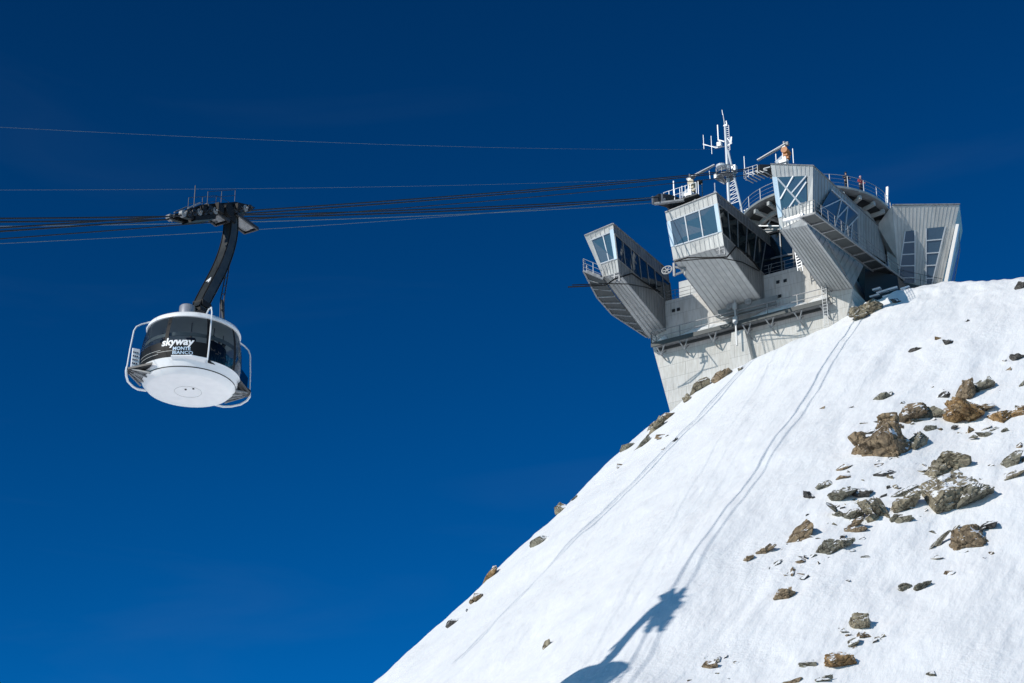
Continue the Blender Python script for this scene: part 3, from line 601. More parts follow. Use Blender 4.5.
# saddle over the middle pod, with its railed platform
b0 = Vector((-2.6, -8.4, 8.0)); t = station_thing('cable_saddle', b0); tag(t, 'grey rope saddle platform with white railing on the roof of the middle pod', 'rope saddle', 'rope saddles on the pod roofs')
k = MB(); k.slab([(-.9, -1.2, 0), (2.3, -1.0, .28), (2.3, 2.4, .4), (-.9, 2.2, .12)], (0, 0, .14)); k.build('platform', M['grate'], t)
k = MB(); rail(k, [(-.9, 2.0, .15), (-.9, -1.15, .15), (2.2, -.95, .4)], 1.15, .55, .03, (.5,)); k.build('railing', M['white_steel'], t)
k = MB(); k.slab([(-1.5, -2.0, -.1), (-1.5, -2.0, .6), (-.7, -1.2, .7), (.7, 1.6, .6), (.7, 1.6, -.2), (-.6, -1.0, -.25)], (.65, -.3, 0)); k.build('saddle_body', M['dark'], t)
k = MB(); 
for s_ in (-.06, .82): k.slab([(-1.55 + s_, -2.1, -.15), (-1.55 + s_, -2.1, .65), (-1.3 + s_, -1.8, .7), (-1.3 + s_, -1.8, -.2)], (.07, -.03, 0))
k.bar((-1.3, -2.2, -.25), (1.2, -1.4, -.2), .3, .16); k.build('saddle_cheek', M['galv'], t)
for x, y in ((-.6, -.8), (1.9, -.6), (1.9, 2), (-.6, 2)): MB().bar((x, y, .1), (x, y, -.7), .16).build('support_leg', M['galv'], t)
k = MB(); k.bar((-.1, -.7, .2), (-.1, -.7, 2.5), .09); k.build('lightning_rod', M['white_steel'], t)
# saddle at the right pod
b0 = Vector(fa(762, 173, -9.6)); t = station_thing('cable_saddle', b0); tag(t, 'dark lattice rope saddle jutting left of the right pod roof', 'rope saddle', 'rope saddles on the pod roofs')
k = MB(); k.slab([(-.45, -.5, -.25), (-.45, -.5, .42), (1.3, 1.0, .6), (1.3, 1.0, -.45)], (.6, -.3, 0)); k.build('saddle_body', M['dark'], t)
k = MB(); rail(k, [(-1.35, -.4, -.55), (-1.35, -.8, -.55), (-.1, -.7, -.45)], .95, .5, .028, (.35, .7))
for i in range(6):
    x = -1.3 + i * .36; k.bar((x, -.8, -.57 + .03 * i), (x + .3, .3, -.55 + .04 * i), .07); k.bar((x, -.8, -.25), (x + .34, -.8, .1 * (i % 2) - .5), .06)
k.bar((-1.3, -.7, -.1), (1.0, -.5, .05), .08); k.build('lattice_frame', M['rail'], t)
k = MB(); k.bar((-1.3, -.7, .2), (-1.3, -.7, 1.7), .05); k.build('lightning_rod', M['white_steel'], t)
for z in (-.3, .1): MB().bar((.5, .5, z), (2.4, 1.2, z), .25, .2).build('support_leg', M['galv'], t)
# cranes
def crane(base, body_m, label, jib, motor, h=1.9):
    t = station_thing('hoist_crane', base); tag(t, label, 'crane', 'hoist cranes on the pod roofs')
    k = MB(); k.bar((0, 0, -.4), (0, 0, h), .3); k.bar((.3, .1, -.2), (.1, 0, h * .8), .1); k.box((-.1, 0, .1), (.7, .6, .28)); k.bar((-.75, -.2, .1), (-.1, 0, .7), .16, .3); k.build('column', M['white_steel'], t)
    k = MB(); j0 = Vector(jib[0]); j1 = Vector(jib[1]); k.bar(j0, j1, .13, .11); k.bar(j0 + Vector((0, -.22, .05)), j1 + Vector((0, -.1, .02)), .08); k.bar(j0 + Vector((0, .2, .28)), j1 + Vector((0, .05, .1)), .1)
    for i in range(8): k.bar(j0.lerp(j1, i / 8), j0.lerp(j1, (i + .5) / 8) + Vector((0, .1, .22)), .06)
    k.build('jib', M['rail'], t)
    k = MB(); k.box(motor, (.42, .6, .7)); k.box(Vector(motor) + Vector((.12, 0, -.45)), (.3, .4, .3)); k.tube([Vector(motor) + Vector((0, -.45, .2)), Vector(motor) + Vector((0, .45, .2))], .3, 12); k.build('winch', body_m, t)
    k = MB(); k.bar((.05, -.1, h), (.05, -.1, h + .4), .14); k.bar((-.3, 0, h), (.4, 0, h + .12), .2); k.box((.25, .1, h + .2), (.3, .3, .3)); k.build('head', M['galv'], t)
    for x in (-.85, .75): MB().bar((x, .1, -.2), (x, .1, h * .75), .06).build('stay', M['white_steel'], t)
    return t
crane(fa(690.5, 196, -8.2), M['beige'], 'small white hoist crane with beige winch behind the railing on the middle pod', ((.1, 0, 1.75), (2.35, .2, 2.55)), (.2, .1, 1.0), 1.75)
crane(fa(785, 163, -9.0), M['orange'], 'small white hoist crane with orange winch on top of the right pod', ((.2, 0, 1.75), (-2.5, -.1, .95)), (.12, .1, .95), 1.7)
t = station_thing('floodlight', fa(702.5, 196, -7)); tag(t, 'small round floodlight on a thin post beside the middle pod crane', 'floodlight')
k = MB(); k.bar((0, 0, -.3), (0, 0, 1.25), .07); k.build('post', M['galv'], t)
k = MB(); k.lathe([(.02, -.1), (.3, -.1), (.32, .05), (.1, .2), (.02, .2)], 16, (-.25, 0, 1.5)); k.build('lamp_head', M['dark'], t, True)
# antenna mast
am = 4.0; base = Vector(fa(728.5, 203, am)); t = station_thing('antenna_mast', (base.x, base.y, 8.8)); tag(t, 'tall white antenna mast with ladder and aerials behind the middle pod', 'antenna mast')
o = Vector((base.x, base.y, 8.8)); q = lambda px, py: Vector(fa(px, py, am)) - o
top = q(722, 112); foot = Vector((q(728.5, 203).x, 0, 0)); foot.x = q(729, 203).x
px_ = q(725.3, 160).x
k = MB(); k.tube([(px_ + .25, 0, 0), q(728.4, 190), q(726.6, 150), q(725.2, 128), q(724.9, 126), q(723, 114)], [.17, .165, .15, .12, .06, .03], 12); k.build('pole', M['white_steel'], t, True)
MB().tube([q(728, 150), q(733, 172), q(741, 206), q(744, 222)], .11, 8).build('strut', M['white_steel'], t)
k = MB(); A0, A1 = q(730.0, 150), q(728.6, 125)
k.bar(A0, A1, .035); k.bar(A0 + Vector((-.3, 0, 0)), A1 + Vector((-.3, 0, 0)), .035)
for i in range(12): zz = A0.lerp(A1, i / 12); k.bar(zz, zz + Vector((-.3, 0, 0)), .035)
k.build('ladder', M['white_steel'], t)
k = MB(); z0 = q(728, 205).z; z1 = q(728, 183).z
for i in range(6):
    zz = z0 + (z1 - z0) * i / 5; xr = q(740, 205).x + (q(735.5, 183).x - q(740, 205).x) * i / 5; k.bar((px_ + .2, 0, zz), (xr, 0, zz + .1), .05)
    if i < 5: k.bar((px_ + .2, 0, zz), (xr - .1, 0, zz + (z1 - z0) / 5), .035)
k.build('bracing', M['white_steel'], t)
zp = q(726, 178).z; k = MB(); k.lathe([(.3, 0), (.95, 0), (.95, .12), (.3, .12)], 20, (px_, 0, zp)); 
for hh in (.45, .9): k.tube([(px_ + .95 * math.cos(a), .95 * math.sin(a), zp + hh) for a in np.linspace(0, 2 * math.pi, 21)[:-1]], .04, 6, True)
for i in range(8): a = i * math.pi / 4; k.bar((px_ + .95 * math.cos(a), .95 * math.sin(a), zp), (px_ + .95 * math.cos(a), .95 * math.sin(a), zp + .9), .05); k.bar((px_ + .2 * math.cos(a), .2 * math.sin(a), zp - .6), (px_ + .9 * math.cos(a), .9 * math.sin(a), zp), .06)
k.build('platform', M['galv'], t)
k = MB(); k.box((px_ - .35, -.4, q(720, 147).z), (.4, .4, .45)); k.lathe([(.02, -.3), (.5, -.1), (.55, .1), (.5, .1), (.02, -.2)], 18, (px_ - .1, -.7, zp + .9)); k.box((px_ + .9, 0, zp + .7), (.4, .5, .7)); k.box((px_ - .9, -.3, zp + .3), (.3, .3, .5)); k.build('dish', M['white_steel'], t)
k = MB(); k.bar(q(726, 146), q(716, 148), .07); k.bar(q(727, 146), q(732, 143), .08); k.bar(q(703, 145), q(718, 147), .03); k.bar(q(731, 143), q(731.5, 137), .14); k.bar(q(727, 138), q(731, 143), .07); k.bar(q(703, 144), q(716, 148), .06); k.bar((px_, 0, q(720, 143).z), q(718, 140), .1); k.bar((px_, 0, q(724, 126).z), q(726.5, 125), .14); k.build('crossarm', M['white_steel'], t)
for (x, y0, y1, r) in ((703.4, 135, 149, .03), (711.3, 136, 154, .03), (717.8, 125, 140, .06), (726.4, 121, 126, .06), (709.5, 171, 179, .03), (722.2, 110, 115, .03)):
    k = MB(); k.bar(q(x - .2, y0), q(x + .6, y1), r * 1.6); k.build('aerial', M['white_steel'], t)
# short rods on the roofs
for (px, py, a, hh, w) in ((715, 193, -9.3, 1.0, 'corner of the middle pod roof'),):
    o2 = MB().bar((0, 0, 0), (0, 0, hh), .07).bar((0, 0, 0), (0, 0, .15), .2).build('lightning_rod', M['white_steel'], None); o2.location = tuple(to_world(fa(px, py, a))); tag(o2, 'short white rod standing on the front right corner of the middle pod roof', 'lightning rod')

# ------------------------------------------------------------------ cables
C0w = at(212, 214.5, 132.0)                                   # carriage centre on its track
S1w = to_world(S1); S2w = to_world(S2)
TD = Vector(C0w - S1w); TDn = TD.normalized(); HD = Vector((TD.x, TD.y, 0)).normalized(); PD = Vector((-HD.y, HD.x, 0))   # HD points from station to the valley
if PD.dot(Vector(BX)) < 0: PD = -PD
def cable(name, pts, r, m, label, cat='cable', group=None):
    o = pts[0]; k = MB(); k.tube([Vector(p) - Vector(o) for p in pts], r, 6); ob = k.build(name, m, None, True); ob.location = tuple(map(float, o)); tag(ob, label, cat, group); return ob
def sagline(p, q, sag, n=24):
    p, q = Vector(p), Vector(q); return [p.lerp(q, i / n) + Vector((0, 0, -4 * sag * (i / n) * (1 - i / n))) for i in range(n + 1)]
V1 = Vector(S1w) + TD * 1.75 + Vector((0, 0, 0))
gcab = 'ropes of the cable car'
def car_rope(off, dz0, dz1, r, label):
    o = PD * off
    a_ = sagline(Vector(S1w) + o + Vector((0, 0, dz0)), Vector(C0w) + o + Vector((0, 0, dz1)), .25); b_ = sagline(Vector(C0w) + o + Vector((0, 0, dz1)), V1 + o + Vector((0, 0, dz0 + 1.2)), .25)
    return cable('track_cable' if r > .035 else 'haul_cable', a_ + b_[1:], r, M['rope'], label, 'cable', gcab)
car_rope(-.42, 0, 0, .042, 'dark track cable carrying the cable car, left of its pair, ending at the right pod')
car_rope(.42, 0, 0, .042, 'dark track cable carrying the cable car, right of its pair, ending at the right pod')
car_rope(-.2, -.5, -.45, .03, 'dark haul cable pulling the cable car, just under its track cables')
V2 = Vector(at(-70, 220.5, 149))
def free_rope(off, dz, r, m, label, nm='track_cable'):
    o = PD * off + Vector((0, 0, dz)); return cable(nm, sagline(Vector(S2w) + o, V2 + o, .5), r, m, label, 'cable', gcab)
free_rope(-.45, 0, .056, M['rope'], 'thick dark empty track cable, outer one of the pair ending at the middle pod saddle')
free_rope(.45, 0, .056, M['rope'], 'thick dark empty track cable, inner one of the pair ending at the middle pod saddle')
free_rope(0, -.45, .03, M['rope_light'], 'pale haul cable slung below the empty track cables of the middle pod', 'haul_cable')
cable('thin_cable', sagline(at(-40, 125, 120), at(722, 149, 230), .5), .010, M['rope_light'], 'thin pale wire crossing the sky high above the cable car towards the mast', 'wire')
cable('thin_cable', sagline(at(-40, 190, 120), at(676, 178, 213), .3), .010, M['rope_light'], 'thin pale wire passing just above the carriage of the cable car', 'wire')
cable('thin_cable', sagline(at(-40, 245.5, 118), at(656, 197, 211), .4), .015, M['rope_light'], 'lowest thin pale wire, passing behind the cable car arm', 'wire')

# ------------------------------------------------------------------ the cable car
nplane = np.array([HD.y, -HD.x, 0])
FC = on_plane(190.5, 390, C0w, nplane)                        # centre of the cabin floor
cc_e = empty('cable_car', FC, (0, 0, math.atan2(PD.y, PD.x)))
tag(cc_e, 'round white cable car cabin with dark glass hanging from a curved dark arm', 'cable car')
RZ = Matrix.Rotation(-math.atan2(PD.y, PD.x), 3, 'Z')
FCv = Vector(FC); toL = lambda w: RZ @ (Vector(w) - FCv)
def hp(px, py): return toL(on_plane(px, py, C0w, nplane))
pxm = FPX / float((FC - CAMO) @ FV)
toward = RZ @ Vector((-FC[0], -FC[1], 0)).normalized()        # horizontal direction to the camera, in car space
phi0 = math.atan2(toward.y, toward.x)
right = RZ @ Vector((1, 0, 0))
tilt = Matrix.Rotation(rad(2.2), 3, (RZ @ Vector(FV)).normalized()) @ Matrix.Rotation(rad(2.0), 3, right)
piv = Vector((0, 0, 4.2))
CS = .955
def tl_(v): return tilt @ (Vector(v) * CS - piv) + piv
def cb(mb, name, m, parent=cc_e, smooth=True):
    mb.v = [tuple(tl_(v)) for v in mb.v]; return mb.build(name, m, parent, smooth)
PR = [(2.79, .80), (2.83, 1.2), (2.82, 1.7), (2.77, 2.3), (2.67, 2.9), (2.53, 3.36)]
def rad_at(h): return float(np.interp(h, [p[1] for p in PR], [p[0] for p in PR]))
k = MB(); k.lathe([(0, -.05), (.8, -.045), (1.6, -.03), (2.24, .0), (2.33, .03), (2.58, .30)], 96); bowl = cb(k, 'underside_dish', M['white'])
k = MB(); k.lathe([(2.585, .30), (2.55, .31), (2.55, .35), (2.585, .36)], 96); cb(k, 'seam', M['dark'], bowl)
k = MB(); k.lathe([(2.59, .36), (2.68, .52), (2.76, .70), (2.81, .80), (2.6, .84), (0, .86)], 96); cab = cb(k, 'cabin_body', M['white'])
k = MB(); k.lathe(PR, 96); gls = cb(k, 'cabin_glazing', M['glass_cabin'])
k = MB(); k.lathe([(2.52, 3.34), (2.62, 3.36), (2.64, 3.46), (2.56, 3.62), (2.35, 3.74), (1.2, 3.84), (0, 3.86)], 96); k.lathe([(2.5, 3.35), (0, 3.35)], 60); roof = cb(k, 'roof', M['white'])
def vpost(ang, r=.06, off=.01, w=.22):
    k = MB(); hs = np.linspace(.8, 3.36, 9)
    for i in range(8):
        h0, h1 = hs[i], hs[i + 1]; r0, r1 = rad_at(h0) + off, rad_at(h1) + off; da0, da1 = w / 2 / r0, w / 2 / r1
        P = lambda rr, a, h: (rr * math.cos(a), rr * math.sin(a), h)
        k.face([P(r0, ang - da0, h0), P(r0, ang + da0, h0), P(r1, ang + da1, h1), P(r1, ang - da1, h1)])
    return k
A = lambda deg: phi0 + rad(deg)                                # degrees to the right of the camera-facing side
for dg in (-80, -31, 17, 56, 100, 140, 180, 220, 245): cb(vpost(A(dg)), 'window_post', M['black'], gls)
k = MB()
for dg0, dg1 in ((-100, 17),):
    r_ = [(rad_at(h) + .006, h) for h in (.8, 1.0, 1.2, 1.4, 1.6, 1.75)]; k.lathe(r_, 40, (0, 0, 0), A(dg0), A(dg1))
cb(k, 'sill_panel', M['black'])
k = MB()
k.lathe([(2.60, 2.15), (2.64, 2.15), (2.64, 2.36), (2.60, 2.36), (2.60, 2.15)], 80); cb(k, 'handrail_band', M['seat'])
for dg in (-56, -5, 40, 75, 120, 200, 270):
    a = A(dg); k = MB(); k.tube([(1.7 * math.cos(a), 1.7 * math.sin(a), .86), (1.7 * math.cos(a), 1.7 * math.sin(a), 3.35)], .03, 6); cb(k, 'grab_pole', M['galv'], cab)
tc_ = right * -.50 + toward * .1; k = MB(); k.lathe([(0, 3.7), (.45, 3.7), (.45, 5.05), (.4, 5.12), (0, 5.12)], 32, (tc_.x, tc_.y, 0)); cb(k, 'turret', M['chrome'])
for a0, a1, hh in ((-95, -37, 1.25), (-95, -40, 1.05), (-42, -18, 1.15)):  # pale pin stripes on the dark panel
    k = MB(); rr = rad_at(hh) + .014; k.lathe([(rr, hh), (rr, hh + .025)], 14, (0, 0, 0), A(a0), A(a1)); cb(k, 'pin_stripe', M['seat'])
def wrap_text(txt, size, deg, h, m, shear=0.0, bold=.0, name='lettering', slope=0.0, stretch=1.0):
    c = bpy.data.curves.new('txt', 'FONT'); c.body = txt; c.size = size; c.align_x = 'CENTER'; c.shear = shear; c.offset = bold; c.resolution_u = 3
    o = bpy.data.objects.new('txt', c); COL.objects.link(o)
    dg = bpy.context.evaluated_depsgraph_get(); dg.update(); me_ = o.evaluated_get(dg).to_mesh()
    bm = bmesh.new(); bm.from_mesh(me_); bmesh.ops.triangulate(bm, faces=bm.faces)
    mb = MB(); vs = []
    for v in bm.verts:
        hh = h + v.co.y + slope * v.co.x; rr = rad_at(hh) + .03; aa = A(deg) + v.co.x * stretch / rr; vs.append((rr * math.cos(aa), rr * math.sin(aa), hh))
    bm.verts.index_update(); mb.add(vs, [tuple(v.index for v in f.verts) for f in bm.faces]); bm.free(); o.evaluated_get(dg).to_mesh_clear()
    bpy.data.objects.remove(o); bpy.data.curves.remove(c)
    return cb(mb, name, m, cc_e, False)
wrap_text('skyway', .62, -18, 1.50, M['letter'], .12, .022, stretch=1.0)
wrap_text('MONTE', .27, -12, 1.19, M['letter_blue'], .0, .008, stretch=1.05)
wrap_text('BIANCO', .265, -10.5, .95, M['letter_blue'], .0, .006, stretch=1.15)
# guard tubes and boarding platforms at left and right, plain tube in front
def guard(dg, R_out, nm='guard_tube'):
    a = A(dg); u = Vector((math.cos(a), math.sin(a), 0)); P = lambda r, h, s=0: u * r + Vector((-u.y, u.x, 0)) * s + Vector((0, 0, h))
    k = MB(); k.tube([P(2.2, 3.72), P(2.55, 3.66), P(R_out - .42, 3.42), P(R_out - .16, 3.22), P(R_out - .04, 2.95), P(R_out + .06, 1.8), P(R_out + .12, .62)], .045, 8)
    cb(k, nm, M['tube_white'])
    sg = -1 if dg < 0 else 1; k = MB(); k.tube([P(R_out + .12, .72), P(R_out + .14, .45), P(R_out + .06, .26, .18 * sg), P(R_out - .15, .14, .6 * sg), P(R_out - .55, .10, 1.05 * sg), P(2.5, .12, 1.35 * sg), P(2.0, .2, 1.5 * sg)], .065, 8)
    cb(k, 'bumper_loop', M['tube_white'])
    k = MB(); k.slab([P(2.5, .62, -1.5), P(R_out + .1, .62, -.2), P(R_out + .1, .62, .2), P(2.5, .62, 1.5)], (0, 0, -.12)); cb(k, 'boarding_platform', M['dark'], smooth=False)
    k = MB()
    for s_ in (-.8, -.3, .3, .8): k.bar(P(2.45, .2, s_ * 1.2), P(R_out - .1, .5, s_ * .4), .08)
    k.slab([P(2.45, .30, -.9), P(R_out - .3, .42, -.2), P(R_out - .3, .42, .2), P(2.45, .30, .9)], (0, 0, .05)); cb(k, 'platform_brace', M['galv'], smooth=False)
    return P
P = guard(-76, 3.42)
k = MB(); k.slab([P(2.95, .72, .1), P(3.38, .72, .1), P(3.38, 1.85, .1), P(3.0, 1.85, .1)], Vector((.05, .02, 0))); pp_ = cb(k, 'perforated_panel', M['white'], smooth=False)
k = MB()
nn_ = None
for i in range(3):
    for j in range(4): 
        c = P(3.07 + .11 * i, .95 + .22 * j, .1)
        a = A(-76); side = Vector((-math.sin(a), math.cos(a), 0)); 
        for sg in (-1, 1): k.box(c + side * .045 * sg, (.05, .05, .07))
cb(k, 'panel_hole', M['navy'], pp_, False)
P = guard(106, 3.42)
k = MB(); k.slab([P(2.9, .68, .12), P(3.36, .68, .12), P(3.36, 1.6, .12), P(2.9, 2.1, .12)], Vector((.04, .03, 0))); cb(k, 'mesh_panel', M['glass_cabin'], smooth=False)
a = A(17); u = Vector((math.cos(a), math.sin(a), 0)); P = lambda r, h: u * r + Vector((0, 0, h))
k = MB(); k.tube([P(1.9, 3.86), P(2.3, 4.05), P(2.75, 3.98), P(2.93, 3.6), P(2.98, 2.6), P(3.0, 1.4), P(2.95, .75), P(2.8, .55)], .045, 8); cb(k, 'guard_tube', M['tube_white'])
k = MB()                                                       # straight rub rail from the front tube round to the right platform
e0 = Vector((2.92 * math.cos(A(17)), 2.92 * math.sin(A(17)), .74)); e1 = Vector((3.5 * math.cos(A(103)), 3.5 * math.sin(A(103)), .66))
k.bar(e0, e1, .1, .16)
k.slab([e0, e1, Vector((2.7 * math.cos(A(85)), 2.7 * math.sin(A(85)), .62)), Vector((2.7 * math.cos(A(60)), 2.7 * math.sin(A(60)), .66)), Vector((2.7 * math.cos(A(35)), 2.7 * math.sin(A(35)), .7))], (0, 0, -.06)); cb(k, 'rub_rail', M['black'], smooth=False)
k = MB(); fa0, fa1 = A(-22), A(17)
k.slab([(2.98 * math.cos(fa0), 2.98 * math.sin(fa0), .83), (3.06 * math.cos(A(0)), 3.06 * math.sin(A(0)), .83), (2.98 * math.cos(fa1), 2.98 * math.sin(fa1), .83), (2.6 * math.cos(fa1), 2.6 * math.sin(fa1), .60), (2.6 * math.cos(fa0), 2.6 * math.sin(fa0), .60)], (0, 0, -.05)); cb(k, 'front_fairing', M['white'], smooth=False)
for (x, y) in ((.1, -.35), (.55, -.25)): k = MB(); k.lathe([(0, -.09), (.06, -.09), (.06, -.03)], 10, (x, y, 0)); cb(k, 'drain_hole', M['dark'], bowl)
k = MB(); k.tube([(.75 * math.cos(t), .75 * math.sin(t), -.046) for t in np.linspace(0, 2 * math.pi, 41)[:-1]], .012, 4, True); cb(k, 'hatch_ring', M['seat'], bowl)
# hanger arm: curved box girder in the plane of the track
cl = [hp(231, 216), hp(230.5, 232), hp(227, 249), hp(220.5, 267), hp(212, 284), hp(203.5, 300), hp(199, 310)]
def crom(P_, n=6):
    out = []; Q = [P_[0] * 2 - P_[1]] + P_ + [P_[-1] * 2 - P_[-2]]
    for i in range(1, len(Q) - 2):
        for k_ in range(n):
            t_ = k_ / n; p0, p1, p2, p3 = Q[i - 1], Q[i], Q[i + 1], Q[i + 2]
            out.append(.5 * (2 * p1 + (p2 - p0) * t_ + (2 * p0 - 5 * p1 + 4 * p2 - p3) * t_ ** 2 + (3 * p1 - p0 - 3 * p2 + p3) * t_ ** 3))
    return out + [P_[-1]]
cv = crom([Vector(p) for p in cl])
hw, hd = .255, .31
def girder(w, d, tr=(0, 1), shift=0.0):
    k = MB(); rings = []
    n = len(cv)
    for i in range(int(tr[0] * (n - 1)), int(tr[1] * (n - 1)) + 1):
        tg = (cv[min(i + 1, n - 1)] - cv[max(i - 1, 0)]).normalized(); x = Vector((1, 0, 0)); x = (x - tg * x.dot(tg)).normalized(); y = tg.cross(x)
        rings.append([cv[i] + x * sx * w + y * (sy * d + shift) for sx, sy in ((-1, -1), (1, -1), (1, 1), (-1, 1))])
    vs = [v for r_ in rings for v in r_]; fs = []
    for i in range(len(rings) - 1): fs += [(i * 4 + j, i * 4 + (j + 1) % 4, (i + 1) * 4 + (j + 1) % 4, (i + 1) * 4 + j) for j in range(4)]
    fs += [(3, 2, 1, 0), tuple(len(vs) - 4 + j for j in range(4))]
    return k.add(vs, fs)
arm = girder(hw, hd).build('hanger_arm', M['arm_grey'], cc_e)
k = MB()
for sx in (-1, 1):
    for sy in (-1, 1):
        pts = []
        for i in range(len(cv)):
            tg = (cv[min(i + 1, len(cv) - 1)] - cv[max(i - 1, 0)]).normalized(); x = Vector((1, 0, 0)); x = (x - tg * x.dot(tg)).normalized(); y = tg.cross(x); pts.append(cv[i] + x * sx * hw + y * sy * hd)
        k.tube(pts, .04, 6)
k.build('flange', M['black'], arm)
k = MB(); k.box(hp(202, 306), (.66, .8, .35)); k.bar(hp(199, 310), hp(199, 313), .7); k.build('hanger_foot', M['black'], cc_e)
# number on the arm
c = bpy.data.curves.new('txt', 'FONT'); c.body = '4'; c.size = .58; c.align_x = 'CENTER'; c.offset = .015; o = bpy.data.objects.new('txt', c); COL.objects.link(o)
dg = bpy.context.evaluated_depsgraph_get(); dg.update(); me_ = o.evaluated_get(dg).to_mesh(); pc = Vector(hp(211, 287))
tgv = (hp(212, 284) - hp(203.5, 300)).normalized(); camd = (RZ @ (Vector(CAMO) - FCv)).normalized()
e_up = tgv; xn = Vector((1, 0, 0)); xn = (xn - tgv * xn.dot(tgv)).normalized(); face_n = tgv.cross(xn)
if camd.dot(face_n) < 0: face_n = -face_n
e_r = e_up.cross(face_n)
k = MB(); k.add([pc - e_r * .02 + e_r * v.co.x + e_up * v.co.y + face_n * (hd + .04) for v in me_.vertices], [tuple(p.vertices) for p in me_.polygons]); k.build('arm_number', M['letter'], arm); o.evaluated_get(dg).to_mesh_clear(); bpy.data.objects.remove(o)
k = MB(); k.tube([hp(235, 226), hp(231, 255), hp(224, 300), hp(224, 322)], .035, 6); k.tube([hp(233, 230), hp(228, 262), hp(220.5, 300), hp(220, 320)], .035, 6)
for i in range(7): y = 262 + i * 8; k.bar(hp(229.5 - i * 1.1, y), hp(227 - i * 1.1, y), .05)
k.bar(hp(222, 300), hp(223, 318), .12); k.build('access_ladder', M['dark'], cc_e)
# carriage: long bogie beam on the ropes, rollers, decks and rail
CL = toL(Vector(C0w)); tx = RZ @ (-TDn); 
if tx.dot(RZ @ Vector(FV)) < 0: tx = -tx                       # away from the camera, uphill
upv = (Vector((0, 0, 1)) - tx * tx.z).normalized(); lat = tx.cross(upv)
PT = lambda s, l, h: CL + tx * s * .92 + lat * l + upv * h
k = MB()
for l in (-.44, .20):
    k.slab([PT(-4.1, l, .05), PT(-2.9, l, .30), PT(-1.6, l, .52), PT(2.2, l, .52), PT(3.4, l, .32), PT(4.2, l, .1), PT(3.2, l, -.12), PT(1.2, l, -.1), PT(-1.2, l, -.12), PT(-2.6, l, -.28), PT(-3.4, l, -.15)], lat * .24)
k.bar(PT(0, -.6, .2), PT(0, .7, .2), .5); k.bar(PT(-1.8, -.6, .2), PT(-1.8, .7, .2), .3); k.bar(PT(2, -.6, .2), PT(2, .7, .2), .3); carr = k.build('carriage', M['black'], cc_e)
for l in (-.42, .42):
    for i in range(14):
        s_ = -3.75 + i * .56; k = MB(); c = PT(s_, l, .1); k.tube([c - lat * .1, c + lat * .1], .2, 14); k.tube([c + lat * -.24, c + lat * .24], .06, 8); k.build('roller', M['galv'] if i % 3 == 0 else M['dark'], carr)
k = MB()
for i in range(12): s_ = -3.6 + i * .62; k.bar(PT(s_, -.62, .15 + .35 * (1 - abs(s_) / 4.3)), PT(s_ + .3, -.62, -.1), .06); k.box(PT(s_, -.66, .2 - .12 * (i % 2)), (.14, .14, .14)); 
k.bar(PT(-3.2, -.4, .36), PT(-1.8, -.4, .6), .09, .07); k.bar(PT(-3.2, .5, .36), PT(-1.8, .5, .6), .09, .07)
k.build('bogie_fitting', M['galv'], carr)
k = MB(); k.slab([PT(-2.6, -.4, -.1), PT(-.4, -.4, -.1), PT(-.4, .5, -.1), PT(-2.6, .5, -.1)], (0, 0, -.28)); k.build('brake_unit', M['black'], carr)
hz = RZ @ (-HD); 
if hz.dot(RZ @ Vector(FV)) < 0: hz = -hz
lz = Vector((hz.y, -hz.x, 0)); ca = toL(on_plane(228, 213, C0w, nplane))
for dpx in ((212, 215), (241, 223)):
    c = toL(on_plane(*dpx, C0w, nplane)); k = MB(); k.slab([c - hz * .85 - lz * .42, c + hz * .85 - lz * .42, c + hz * .85 + lz * .42, c - hz * .85 + lz * .42], (0, 0, .09)); pl_ = k.build('maintenance_deck', M['galv'], carr)
    k = MB(); 
    for s_ in (-1, 1): k.bar(c - hz * 1.0 + lz * .45 * s_ + Vector((0, 0, -.02)), c + hz * 1.0 + lz * .45 * s_ + Vector((0, 0, -.02)), .1, .18); k.bar(c + hz * 1.0 * s_ - lz * .46, c + hz * s_ + lz * .46, .1, .18)
    k.build('deck_frame', M['dark'], pl_)
k = MB(); rail(k, [PT(-1.4, -.6, .5), PT(1.6, -.6, .5), PT(2.8, -.6, .1)], .75, 1.5, .014, (.5,)); rail(k, [PT(-1.4, .7, .5), PT(1.6, .7, .5)], .75, 1.5, .014, (.5,)); k.bar(PT(-1.4, -.2, .5), PT(-1.4, -.2, .5) + Vector((0, 0, 1.4)), .035); k.build('carriage_railing', M['dark'], carr)
k = MB(); k.tube([PT(.8, -.62, .05), PT(.8, .75, .05)], .38, 20); k.bar(PT(.8, 0, .2), cl[0] + Vector((0, 0, -.2)), .72); k.build('pivot_housing', M['black'], cc_e)

